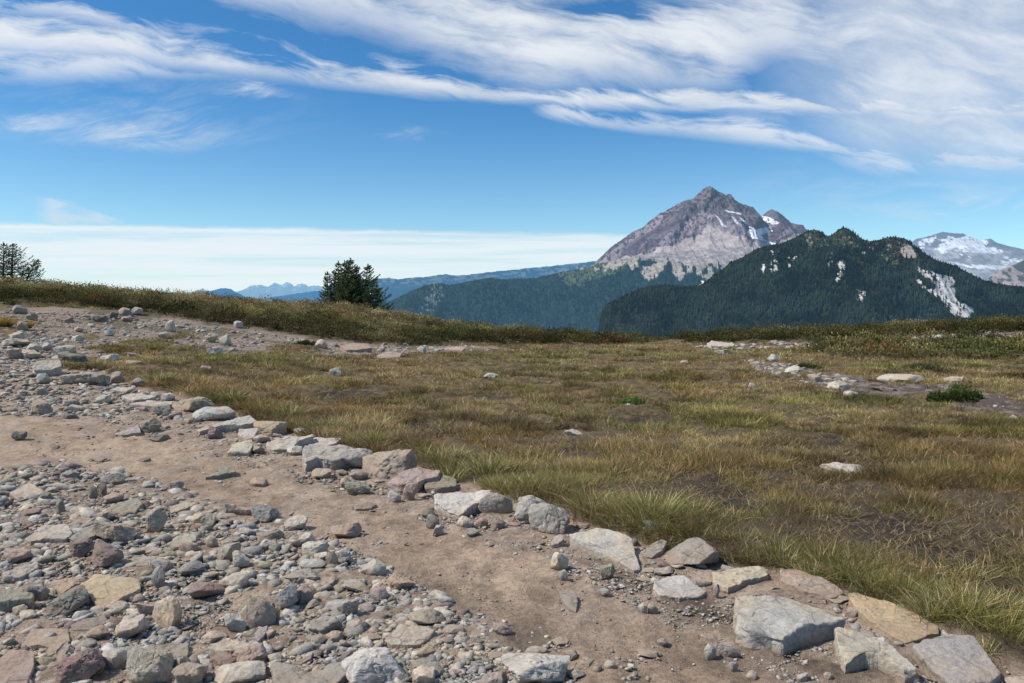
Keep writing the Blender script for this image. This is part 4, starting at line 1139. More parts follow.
bald = lambda u, v: np.where((((u - 215) / 42) ** 2 + ((v - 622) / 16) ** 2 < 1) | (((u - 40) / 40) ** 2 + ((v - 636) / 12) ** 2 < 1) | (((u - 285) / 30) ** 2 + ((v - 640) / 12) ** 2 < 1) | (((u - 120) / 60) ** 2 + ((v - 497) / 8) ** 2 < 1) | (((u - 240) / 50) ** 2 + ((v - 600) / 8) ** 2 < 1), .15, 1.)
HEAP2 = [(-40, 474), (60, 462), (150, 478), (215, 503), (310, 531), (366, 556), (436, 594), (486, 628), (560, 700), (-40, 720)]
UP2 = [(-30, 330), (50, 340), (110, 372), (170, 406), (120, 416), (60, 418), (-30, 418)]
EDGE2 = [(100, 392), (200, 424), (300, 455), (400, 480), (520, 525), (640, 570), (760, 600), (860, 650), (960, 690), (760, 690), (640, 610), (560, 570), (420, 520), (330, 495), (200, 450), (90, 420)]
UP3 = [(-20, 310), (120, 314), (200, 325), (330, 343), (480, 347), (400, 354), (240, 356), (150, 358), (110, 374), (-20, 350)]
scatter('rubble', [(HEAP2, 1150, (9, 21), 3, .16, bald), (HEAP2, 3000, (5, 14), 3, .14, bald), (HEAP2, 7000, (3, 8), 2, .1, bald), (BLINE, 260, (6, 18), 3, .3, None), (UP2, 1200, (4, 11), 2, .15, None), (EDGE2, 2400, (2, 7), 2, .1, offtrail), ('ROUND', 0, (2, 6), 2, .1, None), (UP3, 1300, (2, 8), 2, .1, None),
                   ([(430, 600), (520, 625), (600, 645), (640, 665), (660, 700), (470, 700)], 330, (3, 9), 2, .15, None), (TREAD, 260, (2, 7), 2, .1, None)], 'loose broken stones heaped between the larger rocks')
scatter('gravel', [(HEAP2, 15000, (1.5, 5), 1, .1, None), (UP2, 1500, (1.5, 4), 1, .2, None), (UP3, 5000, (1., 3.), 1, .2, None), (BARE, 14000, (1., 3.8), 1, .2, lambda u, v: np.where(inpoly(u, v, TREAD), .55, 1.)), (EDGE2, 6500, (1.3, 4), 1, .1, offtrail)], 'grit and gravel on the bare ground')
# pale broken stone of the streaks in the meadow
scatter('broken_stone', [([(742, 360), (800, 368), (850, 378), (862, 396), (838, 398), (800, 384), (750, 370)], 560, (3, 12), 2, .15, None), (GREY[0], 260, (2, 6), 2, .1, None), (GREY[1], 600, (2, 10), 2, .15, None),
                         ([(370, 348), (470, 345), (500, 350), (400, 357)], 90, (2, 8), 2, .15, None)], 'pale broken stones strewn along the bare streaks of the meadow')
for o_ in C.objects:
    if o_.name == 'broken_stone':
        at_ = o_.data.color_attributes['Col']; b_ = np.empty(len(o_.data.vertices) * 4, np.float32); at_.data.foreach_get('color', b_)
        b_ = b_.reshape(-1, 4); b_[:, :3] = np.clip(b_[:, :3] * .5 + A(.24, .22, .205), 0, .55); at_.data.foreach_set('color', b_.ravel())
# ------------------------------------------------------------------ grass
MGRASS = mat_leaf('grass_blade', .3); MHEATH = mat_leaf('heather_leaf', .25); MNEEDLE = mat_leaf('conifer_needle', .15)
gg = np.random.default_rng(17)
def onground(x, y):
    return np.stack([x, y, H(x, y) + .03 * sstep(28, 18, y)], -1)
STRAW, TANG, OLIVE, GREEN, RUST, DRY = A(.68, .56, .33), A(.35, .255, .12), A(.22, .19, .068), A(.125, .15, .036), A(.25, .145, .065), A(.46, .355, .20)
def blade_cols(n, x, y, green=0.):
    m = fbm(x * .55, y * .55, None, 201, 3); f = fbm(x * 2.4, y * 2.4, None, 203, 2)
    r = gg.random(n)
    pg = np.clip(.22 + .9 * (m - .5) + .5 * (f - .5) + green, .04, .9)
    c = np.where((r < pg)[:, None], np.where((gg.random(n) < .5)[:, None], GREEN, OLIVE), np.where((r < pg + .35 * (1 - pg))[:, None], TANG, np.where((r < pg + .6 * (1 - pg))[:, None], DRY, np.where((r < pg + .75 * (1 - pg))[:, None], OLIVE, np.where((r < pg + .88 * (1 - pg))[:, None], RUST, STRAW)))))
    g_ = fbm(x * .9 + 40, y * .9, None, 207, 4)
    q1 = sstep(.46, .62, fbm(x * .33, y * .45, None, 221, 3))[:, None]; q2 = sstep(.5, .64, fbm(x * .4 + 9, y * .5, None, 223, 3))[:, None]; q3 = sstep(.52, .66, fbm(x * .36 + 30, y * .5, None, 225, 3))[:, None]
    c = lerp(c, c * A(.84, .73, .66), q1 * .75); c = lerp(c, c * A(.72, .88, .6), q2 * .8); c = lerp(c, c * A(1.16, 1.12, 1.1), q3)
    return c * A(1.01, .99, .97) * gg.uniform(.5, 1.3, (n, 1)) * (.42 + 1.05 * sstep(.25, .7, f * .45 + g_ * .55))[:, None]
def grass_batch(n, u0, u1, d0, d1, tuft, hgt, wid, lean=.5, power=1., spread=.03):
    """tufts between two depths; each tuft throws a fan of blades"""
    nt = n // tuft
    d = d0 + (d1 - d0) * gg.random(nt) ** power
    x = ((gg.uniform(u0, u1, nt)) - 512) / F * d
    b, tr, he, gr, dk_, u, v = cover(x, d)
    clump = fbm(x * 1.7, d * 1.7, None, 211, 3)
    keep = ~b & ~he & (gg.random(nt) > dk_ * 1.12) & (~gr | (gg.random(nt) < .06)) & (gg.random(nt) < sstep(.30, .50, clump) * .86 + .14)
    x, d, clump = x[keep], d[keep], clump[keep]; nt = len(x)
    big = np.clip(.55 + 1.3 * (clump - .4), .45, 1.35)
    ti = np.repeat(np.arange(nt), tuft); n = len(ti)
    sp = gg.normal(0, 1, (n, 2)) * (.012 + spread * big[ti, None])
    bx, by = x[ti] + sp[:, 0], d[ti] + sp[:, 1]
    h = hgt * big[ti] * gg.uniform(.4, 1.25, n)
    az = np.arctan2(sp[:, 1], sp[:, 0]) + gg.normal(0, .9, n); ln = np.abs(gg.normal(0, lean, n)) + np.hypot(sp[:, 0], sp[:, 1]) * 3.
    vec = np.stack([np.cos(az) * ln * h, np.sin(az) * ln * h, h], -1)
    wa = gg.uniform(0, 6.28, n); side = np.stack([np.cos(wa), np.sin(wa), 0 * wa], -1)
    bend = np.stack([np.cos(az) * h * .4 * ln, np.sin(az) * h * .4 * ln, -h * .3 * ln], -1)
    w = np.maximum(wid, .42 * d[ti] / F) * gg.uniform(.7, 1.4, n)
    tint = gg.normal(0, .16, nt)[ti]
    c = blade_cols(n, bx, by, tint - .02 + .20 * sstep(10, 5, d[ti])) * gg.uniform(.7, 1.2, nt)[ti, None]
    return blades(onground(bx, by) - np.array([0, 0, .03]), vec, w, side, bend, c, c * 1.4 + .015)  # tip colour raised to look sunlit
def litter(n, u0, u1, d0, d1):
    d = gg.uniform(d0, d1, n); x = (gg.uniform(u0, u1, n) - 512) / F * d
    b, tr, he, gr, dk_, u, v = cover(x, d)
    k = ~b & ~he & (gg.random(n) > dk_ * .6); x, d = x[k], d[k]; n = len(x)
    az = gg.uniform(0, 6.28, n); ln = gg.uniform(.04, .12, n)
    vec = np.stack([np.cos(az) * ln, np.sin(az) * ln, gg.uniform(-.1, .35, n) * ln], -1)
    side = np.stack([-np.sin(az), np.cos(az), 0 * az], -1)
    c = np.where((gg.random(n) < .3)[:, None], STRAW, np.where((gg.random(n) < .5)[:, None], DRY, TANG)) * gg.uniform(.3, .85, (n, 1))
    return blades(onground(x, d) + np.array([0, 0, .012]), vec, np.maximum(.004, .5 * d / F), side, np.stack([0 * az, 0 * az, ln * .2], -1), c)
def joinblades(name, parts, mat, label, kind='stuff', parent=None, cat=None):
    V, L, S, K, o = [], [], [], [], 0
    for v_, l_, s_, k_ in parts:
        V.append(v_); L.append(l_ + o); S.append(s_); K.append(k_); o += len(v_)
    ob = link(name, mesh(name, np.concatenate(V), np.concatenate(L), np.concatenate(S), np.clip(np.concatenate(K), .002, 1)), mat, parent=parent, smooth=False)
    return tag(ob, label, cat, kind=kind)
def fringe(n, tuft=60):
    """tufts leaning out over the edging rocks"""
    nt = n // tuft; u = gg.uniform(140, 1010, nt)
    v = np.interp(u, [150, 205, 250, 320, 400, 470, 540, 600, 650, 730, 780, 850, 940, 1010], [388, 401, 418, 438, 458, 479, 500, 522, 536, 555, 565, 586, 618, 650]) - 16 * gg.random(nt) ** 1.5
    kf = vnoise(u * .035, u * 0, None, 91) * .7 + vnoise(u * .11, u * 0, None, 92) * .3 > .47
    u, v = u[kf], v[kf]; nt = len(u)
    hp = ground_hit(u, v); ti = np.repeat(np.arange(nt), tuft); n = len(ti)
    sz = gg.uniform(.6, 1.25, nt)
    sp = gg.normal(0, 1, (n, 2)) * .045 * sz[ti, None]; bx, by = hp[ti, 0] + sp[:, 0], hp[ti, 1] + sp[:, 1]
    h = .19 * sz[ti] * gg.uniform(.4, 1.2, n); az = np.arctan2(sp[:, 1], sp[:, 0]) + gg.normal(0, .7, n); ln = np.abs(gg.normal(.1, .5, n)) + np.hypot(sp[:, 0], sp[:, 1]) * 4
    vec = np.stack([np.cos(az) * ln * h, np.sin(az) * ln * h, h], -1); wa = gg.uniform(0, 6.28, n)
    c = blade_cols(n, bx, by, .30 + gg.normal(0, .25, nt)[ti])
    return blades(onground(bx, by) - np.array([0, 0, .03]), vec, np.maximum(.003, .5 * by / F) * gg.uniform(.7, 1.3, n), np.stack([np.cos(wa), np.sin(wa), 0 * wa], -1), np.stack([np.cos(az) * h * .5 * ln, np.sin(az) * h * .5 * ln, -h * .4 * ln], -1), c, c * 1.2)
gp = [fringe(34000), grass_batch(300000, 480, 1400, 3.9, 7.5, 80, .15, .0028, spread=.04), grass_batch(350000, 180, 1300, 6.5, 11, 60, .16, .0034, spread=.045), grass_batch(320000, 60, 1250, 10.5, 18, 34, .16, .005, spread=.05),
      grass_batch(250000, 40, 1200, 17, 33, 22, .17, .008, spread=.07), grass_batch(160000, 480, 1350, 3.9, 9, 16, .05, .003, .9), litter(80000, 480, 1350, 4, 9), litter(16000, 150, 1080, 8, 18)]
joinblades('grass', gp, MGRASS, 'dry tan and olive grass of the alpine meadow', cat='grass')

# tussocks one can tell apart
TUSS = [(487, 478, 70, 1.0, 'big green tussock above the white pointed slab'), (525, 492, 44, .85, 'green tussock behind the pitted grey boulder'), (452, 462, 46, .8, 'straw tipped tussock behind the two-humped tan boulder'),
        (655, 524, 96, 1.15, 'widest green tussock, above the pale slab sunk in the dirt'), (612, 508, 44, .7, 'low green tussock behind the pair of touching boulders'), (778, 562, 62, 1., 'green tussock growing over the cream slab end'),
        (742, 548, 50, .7, 'straw tussock behind the grey boulder with a hollow front'), (846, 582, 56, .8, 'mixed green and straw tussock above the pinkish slab'), (905, 600, 70, .9, 'tussock with rusty seed stems above the yellow slab'),
        (965, 618, 84, 1.05, 'dry tussock with bleached curling blades beside the last grey slab'), (375, 446, 44, .7, 'yellow green tussock above the oval whitish boulder'), (330, 432, 42, .65, 'green tussock above the broad white slab'),
        (290, 420, 44, .6, 'green tussock above the flat tan boulder'), (232, 404, 44, .6, 'tussock at the grass edge behind the rounded white boulder'), (160, 384, 36, .55, 'tussock at the corner of the meadow by the dark round stone'),
        (3, 328, 34, 1.0, 'bright yellow tuft at the head of the bare ground'), (985, 655, 40, .5, 'bleached straggling tuft at the frame edge by the last slab')]
for q, (u, v, w, s, lb) in enumerate(TUSS):
    hp = ground_hit(u, v)[0]; px = math.hypot(hp[1], EYE - hp[2]) / F; rad = w * px * .36
    n = int(620 + 900 * s)
    a = gg.uniform(0, 6.28, n); r = np.sqrt(gg.random(n)) * rad * .55
    b = np.stack([np.cos(a) * r * 1.25, np.sin(a) * r * .7, 0 * r], -1)
    sub_ = np.concatenate([[[0, 0, 0, 1.]], np.stack([gg.normal(0, rad * .8, 5), gg.normal(0, rad * .4, 5), np.zeros(5), gg.uniform(.45, .95, 5)], -1)])
    wh = gg.choice(6, n, p=[.3, .14, .14, .14, .14, .14]); b = b * .7 + sub_[wh, :3] * np.array([1, 1, 0])
    h = w * px * .46 * sub_[wh, 3] * gg.uniform(.35, 1.15, n) * (1.05 - .35 * (r / rad))
    az = a + gg.normal(0, .7, n); ln = np.abs(gg.normal(.25, .35, n)) + r / rad * .6
    vec = np.stack([np.cos(az) * ln * h, np.sin(az) * ln * h, h], -1)
    bend = np.stack([np.cos(az) * h * .45 * ln, np.sin(az) * h * .45 * ln, -h * .35 * ln], -1)
    wa = gg.uniform(0, 6.28, n); side = np.stack([np.cos(wa), np.sin(wa), 0 * wa], -1)
    rr_ = gg.random(n)
    dry = .3 if 'straw' not in lb and 'dry' not in lb and 'bleached' not in lb else .6
    c = np.where((rr_ < dry * .6)[:, None], STRAW, np.where((rr_ < dry)[:, None], DRY, np.where((rr_ < dry + (1 - dry) * .6)[:, None], GREEN * A(1.35, 1.45, 1.2), OLIVE * 1.1)))
    if 'yellow tuft' in lb: c = np.where((rr_ < .7)[:, None], A(.42, .26, .06), OLIVE)
    c = c * gg.uniform(.6, 1.25, (n, 1))
    parts = [blades(b - np.array([0, 0, .03]), vec, np.maximum(.0036, .5 * px) * gg.uniform(.7, 1.5, n), side, bend, c, c * 1.2)]
    if 'rusty' in lb or 'dry' in lb:
        k = 55; bb = np.stack([gg.normal(0, rad * .9, k), gg.normal(0, rad * .5, k), np.zeros(k)], -1); hh = w * px * gg.uniform(.3, .85, k)
        wa = gg.uniform(0, 6.28, k)
        parts.append(blades(bb, np.stack([gg.normal(0, .22, k) * hh, gg.normal(0, .22, k) * hh, hh], -1), .4 * px * np.ones(k), np.stack([np.cos(wa), np.sin(wa), 0 * wa], -1), np.zeros((k, 3)), np.tile(A(.17, .1, .035), (k, 1)), np.tile(A(.26, .13, .04), (k, 1))))
    o = joinblades('grass_tussock', parts, MGRASS, lb, kind=None, cat='grass tuft'); o['group'] = 'grass tussocks along the path edge'
    o.location = (hp[0], hp[1], hp[2] + .02)

# ------------------------------------------------------------------ heather belt
def domes(x, y, z, r, h, colr, per, leaf, g=gg):
    """cushions of small leaves: one dome per centre"""
    m = len(x); ti = np.repeat(np.arange(m), per); n = len(ti)
    a = g.uniform(0, 6.28, n); e = np.arcsin(g.random(n) ** .8)
    k = (.72 + .34 * g.random(n)) * (.7 + .6 * vnoise(np.cos(a) * 2 + ti * 3.1, np.sin(a) * 2, e * 3, 5))
    nx, ny, nz = np.cos(a) * np.cos(e), np.sin(a) * np.cos(e), np.sin(e)
    p = np.stack([x[ti] + nx * r[ti] * k, y[ti] + ny * r[ti] * k, z[ti] + nz * h[ti] * k], -1)
    dv = unit(np.stack([nx, ny, nz + .55], -1) + g.normal(0, .45, (n, 3)))
    ln = leaf * g.uniform(.6, 1.5, n)
    side = unit(np.cross(dv, g.normal(size=(n, 3))))
    c = colr[ti] * g.uniform(.65, 1.2, (n, 1)) * (.26 + 1.0 * np.clip(nz * .65 + k * .4, 0, 1.1))[:, None]  # shading put into leaf colour: tops lighter, sides and inside darker
    return blades(p, dv * ln[:, None], ln * .5, side, dv * 0, c, c * 1.1)
def heather(n, u0, u1, d0, d1, big=False):
    d = d0 + (d1 - d0) * gg.random(n); x = (gg.uniform(u0, u1, n) - 512) / F * d
    b, tr, he, gr, dk_, u, v = cover(x, d)
    x, d, u, v = x[he], d[he], u[he], v[he]; n = len(x)
    m = fbm(x * .4, d * .5, None, 233, 3); f = fbm(x * 1.2, d * 1.2, None, 235, 2)
    top = np.clip(sstep(30, 37, d) * sstep(560, 380, u) * 1.15 + (m - .45) * 1.7, 0, 1)[:, None]
    c = lerp(np.where((gg.random(n) < .6)[:, None], A(.11, .128, .044), A(.18, .17, .064)), np.where((gg.random(n) < .55)[:, None], A(.38, .325, .19), A(.29, .26, .14)), top)
    r_ = gg.random(n); c = np.where((r_ < .025)[:, None], A(.26, .14, .07), c)
    c = c * (.6 + .8 * f[:, None]) * gg.uniform(.75, 1.2, (n, 1)) * lerp(.55, 1.05, np.where(v > np.interp(u, HB_U, HB_V), .9, sstep(1, 11, np.interp(u, HB_U, HB_V) - v)))[:, None]
    if big: r = gg.uniform(.40, .95, n); h = gg.uniform(.24, .52, n) * (.7 + .5 * m); per = 420
    else: r = gg.uniform(.12, .32, n); h = r * gg.uniform(.5, .9, n); per = 70
    if big: c = c * gg.uniform(.42, 1.25, (n, 1)) * A(1., .99, .92)
    c = c * A(1.13, 1.05, .95)
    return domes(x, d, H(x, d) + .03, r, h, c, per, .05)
def stalks(n):
    d = gg.uniform(34, 41, n); x = (gg.uniform(-20, 1040, n) - 512) / F * d
    b, tr, he, gr, dk_, u, v = cover(x, d); k = he; x, d = x[k], d[k]; n = len(x)
    h = gg.uniform(.15, .42, n); wa = gg.uniform(0, 6.28, n)
    c = np.where((gg.random(n) < .6)[:, None], A(.12, .1, .06), A(.14, .08, .04))
    return blades(np.stack([x, d, H(x, d) + heathmound(x, d) * .9], -1), np.stack([gg.normal(0, .2, n) * h, gg.normal(0, .2, n) * h, h], -1), np.full(n, .016), np.stack([np.cos(wa), np.sin(wa), 0 * wa], -1), np.zeros((n, 3)), c, c * 1.5)
joinblades('heather', [heather(4000, -200, 560, 21, 43.5), heather(3200, 480, 1220, 20, 41), heather(700, -200, 560, 21, 43, True), heather(600, 480, 1220, 20, 40, True), stalks(420)], MHEATH, 'low heather and dwarf shrub belt along the brow of the hill', cat='heather')

# shrubs one can tell apart
for u, v, w, h, ucol, lb in [(966, 405, 62, 19, A(.085, .115, .03), 'round green bush alone beyond the grey mud'), (630, 408, 38, 11, A(.14, .2, .045), 'bright green cushion plant holding a white stone'), (815, 371, 40, 7, A(.08, .1, .035), 'flat dark green shrub behind the pale stone streak'),
                             (925, 372, 46, 9, A(.08, .1, .04), 'low green shrub behind the pale beige boulder'), (790, 338, 50, 11, A(.075, .095, .032), 'dense shrub mound under the forested ridge, where the belt dips'), (305, 346, 22, 7, A(.12, .14, .045), 'green tuft on the upper track near the cream stone')]:
    hp = ground_hit(u, v)[0]; px = math.hypot(hp[1], EYE - hp[2]) / F
    rx, rz = w * px / 2, h * px
    root = empty('shrub', (hp[0], hp[1] + rx * .5, float(H(hp[0], hp[1] + rx * .5)))); tag(root, lb, 'shrub', 'shrubs in the meadow')
    nd = 11; da = gg.uniform(0, 6.28, nd); dr_ = gg.random(nd) ** .6
    cx, cy = np.cos(da) * dr_ * rx * .72, np.sin(da) * dr_ * rx * .55
    dr0 = rx * gg.uniform(.22, .42, nd); dh = rz * gg.uniform(.5, 1.05, nd) * (1.05 - .5 * dr_)
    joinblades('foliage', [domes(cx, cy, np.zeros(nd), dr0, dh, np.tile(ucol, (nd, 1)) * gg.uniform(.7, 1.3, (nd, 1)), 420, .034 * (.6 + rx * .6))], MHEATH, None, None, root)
    k = 40; aa = gg.uniform(0, 6.28, k); dv = np.stack([np.cos(aa) * rx * .8, np.sin(aa) * rx * .6, gg.uniform(.3, .8, k) * rz], -1)
    joinblades('stems', [blades(np.zeros((k, 3)), dv, np.full(k, .012), unit(np.cross(dv, A(0, 0, 1.))), dv * 0, np.tile(A(.09, .06, .04), (k, 1)))], MHEATH, None, None, root)

# ------------------------------------------------------------------ conifers
def mat_bark():
    m, t = material('bark'); tc = t.n('ShaderNodeTexCoord').outputs['Object']
    n = t.noise(tc, 30., 5., .7); finish(t, t.mix(n, (.05, .04, .032, 1), (.16, .13, .11, 1)), .95, n, .6, .02); return m
MBARK = mat_bark()
def tube(path, r0, r1, n=7):
    path = np.asarray(path, float); m = len(path); a = np.arange(n) * 2 * math.pi / n
    t = unit(np.gradient(path, axis=0)); ref = np.where(np.abs(t[:, 2:3]) > .9, A(1, 0, 0), A(0, 0, 1)); s = unit(np.cross(t, ref)); q = np.cross(t, s)
    r = np.linspace(r0, r1, m)[:, None, None]
    V = path[:, None] + r * (np.cos(a)[None, :, None] * s[:, None] + np.sin(a)[None, :, None] * q[:, None])
    idx = np.arange(m * n).reshape(m, n); idx = np.concatenate([idx, idx[:, :1]], 1)
    qd = np.stack([idx[:-1, :-1], idx[:-1, 1:], idx[1:, 1:], idx[1:, :-1]], -1).reshape(-1, 4)
    return V.reshape(-1, 3), qd.ravel(), np.full(len(qd), 4)
def conifer(u, vbase, vtop, D, spread, leanpx, dens, label, group, one_side=0, seed=0, bare=.03):
    g = np.random.default_rng(seed)
    x = float(at(u, 300, D)[0]); z0 = float(H(x, D)) - .05
    top = at(u + leanpx, vtop, D); Ht = float(top[2]) - z0; lx = float(top[0]) - x
    root = empty('conifer_tree', (x, D, z0)); tag(root, label, 'tree', group)
    ts = np.linspace(0, 1, 14)
    tp = np.stack([lx * ts ** 1.4 + g.normal(0, .012, 14), g.normal(0, .012, 14), Ht * ts], -1); tp[0, :2] = 0
    V, L, S = tube(tp, .045 * Ht ** .7, .006)
    link('trunk', mesh('trunk', V, L, S), MBARK, root)
    Rm = 1.5 * spread * D / F
    bV, bL, bS, o = [], [], [], 0; pts, dirs, cen = [], [], []
    nz = int(Ht / .17)
    for i in range(nz):
        t = bare + (.97 - bare) * (i + .5 + g.normal(0, .12)) / nz
        prof = (1 - t) ** .95 * (.6 + .4 * min(1, t * 5)) * g.uniform(.8, 1.15)
        a0 = g.uniform(0, 6.28); nb = int(g.integers(5, 8))
        for b_ in range(nb):
            a = a0 + b_ * 6.283 / nb + g.normal(0, .25)
            ln = Rm * prof * g.uniform(.6, 1.2) + .05
            if one_side: ln *= 1 + .65 * math.cos(a) * one_side
            p0 = np.array([np.interp(t, ts, tp[:, 0]), 0, Ht * t + g.normal(0, .02)])
            dr = np.array([math.cos(a), math.sin(a), 0])
            s = np.linspace(0, 1, 6)[:, None]
            pa = p0 + dr * ln * s + np.array([0, 0, 1.]) * (ln * ((.12 + .55 * t) * s - .42 * (1 - t) * s * (1 - s) + .16 * s ** 3))
            v_, l_, s_ = tube(pa, .006 + .012 * ln, .003, 4)
            bV.append(v_); bL.append(l_ + o); bS.append(s_); o += len(v_)
            m = max(6, int(ln / .014 * dens))
            q = g.uniform(.10, 1.0, m) ** .85
            pp = np.stack([np.interp(q, s[:, 0], pa[:, k]) for k in range(3)], -1)
            sd = np.cross(dr, [0, 0, 1.])
            off = g.uniform(-1, 1, (m, 1)) * (.30 * ln * (1.08 - q[:, None]) + .03)
            pp = pp + sd * off - dr * np.abs(off) * .0 + np.array([0, 0, 1.]) * (g.normal(.0, .012, (m, 1)) - np.abs(off) * .18)
            pts.append(pp); dirs.append(np.tile(dr, (m, 1)) * .8 + sd * np.sign(off) * .6 + np.array([0, 0, .12]))
            cen.append(q)
    k = 26; zt = np.linspace(.93, 1.0, k)                                    # the leader
    pts.append(np.stack([np.interp(zt, ts, tp[:, 0]), 0 * zt, Ht * zt], -1)); dirs.append(np.stack([g.normal(0, .5, k), g.normal(0, .5, k), np.full(k, .8)], -1)); cen.append(np.full(k, .8))
    link('branches', mesh('branches', np.concatenate(bV), np.concatenate(bL), np.concatenate(bS)), MBARK, root)
    pts = np.repeat(np.concatenate(pts), 4, 0); dirs = np.repeat(np.concatenate(dirs), 4, 0); cen = np.repeat(np.concatenate(cen), 4); n = len(pts)
    dv = unit(dirs + g.normal(0, .35, (n, 3))); ln = g.uniform(.045, .095, n)
    side = unit(np.cross(dv, g.normal(size=(n, 3))))
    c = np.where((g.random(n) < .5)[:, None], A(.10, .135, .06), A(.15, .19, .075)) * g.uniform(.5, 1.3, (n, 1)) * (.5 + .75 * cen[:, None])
    c = np.where((g.random(n) < .06)[:, None], A(.14, .16, .06), c)
    joinblades('crown', [blades(pts, dv * ln[:, None], g.uniform(.014, .028, n), side, dv * 0, c, c * 1.4)], MNEEDLE, None, None, root)
G1 = 'clump of wind-shaped conifers on the brow'; G2 = 'conifers at the top of the hill'
conifer(327.5, 309, 272, 42.0, 9, 0, 1.0, 'slim small spire conifer standing apart at the edge of the clump', G1, seed=1)
conifer(338.5, 310, 261.5, 42.6, 13, 0, 1.0, 'narrow conifer beside the small slim spire', G1, seed=2)
conifer(350.5, 311, 258.5, 42.2, 17, 0, 1.1, 'tallest conifer in the middle of the clump', G1, seed=3)
conifer(362, 312, 264.5, 43.0, 17, 6, 1.1, 'conifer leaning outwards with a bent tip beside the tallest one', G1, .35, seed=4)
conifer(372, 313, 281, 41.6, 15, 3, 1.1, 'low bushy conifer skirting the open end of the clump', G1, .35, seed=5)
conifer(345, 311, 274, 41.4, 15, 0, 1.1, 'short bushy conifer standing before the tallest one', G1, seed=6)
conifer(344.5, 310, 261, 42.4, 14, 0, 1.0, 'conifer close beside the tallest one, on the side of the slim spire', G1, seed=16, bare=.03)
conifer(356, 311, 266, 42.0, 15, 1, 1.0, 'conifer between the tallest one and the outward leaning one', G1, seed=17, bare=.03)
conifer(4, 292, 243, 42.0, 15, 0, .45, 'conifer cut by the frame edge on top of the hill', G2, seed=7, bare=.2)
conifer(12.5, 292, 244, 42.5, 17, 0, .4, 'thin open conifer with one long side branch on the hill', G2, .5, seed=8, bare=.2)
conifer(24, 292, 260, 42.2, 11, 14, .5, 'small conifer bent over by the wind on the hill', G2, .6, seed=9, bare=.25)
# ------------------------------------------------------------------ sky, sun, camera
w = bpy.data.worlds.new('World'); bpy.context.scene.world = w; w.use_nodes = True
t = NT(w.node_tree)
sky = t.n('ShaderNodeTexSky', sky_type='NISHITA', sun_disc=False, sun_elevation=SUN_EL, sun_rotation=SUN_AZ)
sky.altitude = 1600; sky.air_density = 1.0; sky.dust_density = .5; sky.ozone_density = 2.0
dirv = t.n('ShaderNodeTexCoord').outputs['Generated']
sx = t.n('ShaderNodeSeparateXYZ'); t.set(sx.inputs[0], dirv)
x_, y_, z_ = sx.outputs
dep = t.m('ADD', t.m('MULTIPLY', y_, CP), t.m('MULTIPLY', z_, -SP))
ok = t.ss(dep, .05, .2)
dep = t.m('MAXIMUM', dep, .05)
upv = t.m('ADD', t.m('MULTIPLY', y_, SP), t.m('MULTIPLY', z_, CP))
U = t.m('ADD', 5.12, t.m('MULTIPLY', t.m('DIVIDE', x_, dep), F / 100))       # bearings, in hundreds
Vv = t.m('SUBTRACT', 3.415, t.m('MULTIPLY', t.m('DIVIDE', upv, dep), F / 100))
def vec(a, b, c=0.):
    d = t.n('ShaderNodeCombineXYZ'); t.set(d.inputs[0], a); t.set(d.inputs[1], b); t.set(d.inputs[2], c); return d.outputs[0]
def curve(x, pts, lo, hi):
    """piecewise value along the bearing"""
    d = t.n('ShaderNodeFloatCurve'); cm = d.mapping; c = cm.curves[0]
    xs = [(p[0] + 1) / 13 for p in pts]; ys = [(p[1] - lo) / (hi - lo) for p in pts]
    c.points[0].location = (xs[0], ys[0]); c.points[1].location = (xs[-1], ys[-1])
    for a, b in zip(xs[1:-1], ys[1:-1]): c.points.new(a, b)
    cm.update()
    t.set(d.inputs['Value'], t.m('DIVIDE', t.m('ADD', x, 1.), 13.))
    return t.m('ADD', lo, t.m('MULTIPLY', d.outputs[0], hi - lo))
# fibres run down to the right
ang = R(11)
fu = t.m('ADD', t.m('MULTIPLY', U, math.cos(ang)), t.m('MULTIPLY', Vv, math.sin(ang)))
fv = t.m('SUBTRACT', t.m('MULTIPLY', Vv, math.cos(ang)), t.m('MULTIPLY', U, math.sin(ang)))
warp = t.m('SUBTRACT', t.noise(vec(U, Vv, 3.), .8, 3., .5), .5)
fvw = t.m('ADD', fv, t.m('MULTIPLY', warp, .55))
fib = t.noise(vec(t.m('MULTIPLY', fu, .42), t.m('MULTIPLY', fvw, 3.6), 1.), 1., 9., .6, .15)
puff = t.noise(vec(t.m('MULTIPLY', fu, .8), t.m('MULTIPLY', fvw, 2.4), 7.), 1.1, 9., .6, .1)
edge = t.m('ADD', t.m('MULTIPLY', t.m('SUBTRACT', fib, .5), .9), t.m('MULTIPLY', t.m('SUBTRACT', puff, .5), .5))
Vw = t.m('ADD', Vv, t.m('MULTIPLY', edge, .62))
def band(cpts, wpts):
    c = curve(U, cpts, -2., 4.); h = curve(U, wpts, 0., 1.)
    q = t.m('DIVIDE', t.m('SUBTRACT', Vw, c), h)
    return t.m('POWER', 2.718, t.m('MULTIPLY', t.m('MULTIPLY', q, q), -1.))
def blob(cu, cv, ru, rv):
    a = t.m('DIVIDE', t.m('SUBTRACT', U, cu), ru); b = t.m('DIVIDE', t.m('SUBTRACT', Vw, cv), rv)
    return t.m('POWER', 2.718, t.m('MULTIPLY', t.m('ADD', t.m('MULTIPLY', a, a), t.m('MULTIPLY', b, b)), -1.))
A1 = band([(-1, .28), (0, .36), (1, .42), (2, .55), (3, .66), (3.6, .76), (4.4, .88), (5.2, .96), (6.5, 1.0), (12, 1.2)], [(-1, .3), (0, .27), (1.5, .22), (3, .19), (4.4, .12), (5.2, .11), (12, .12)])
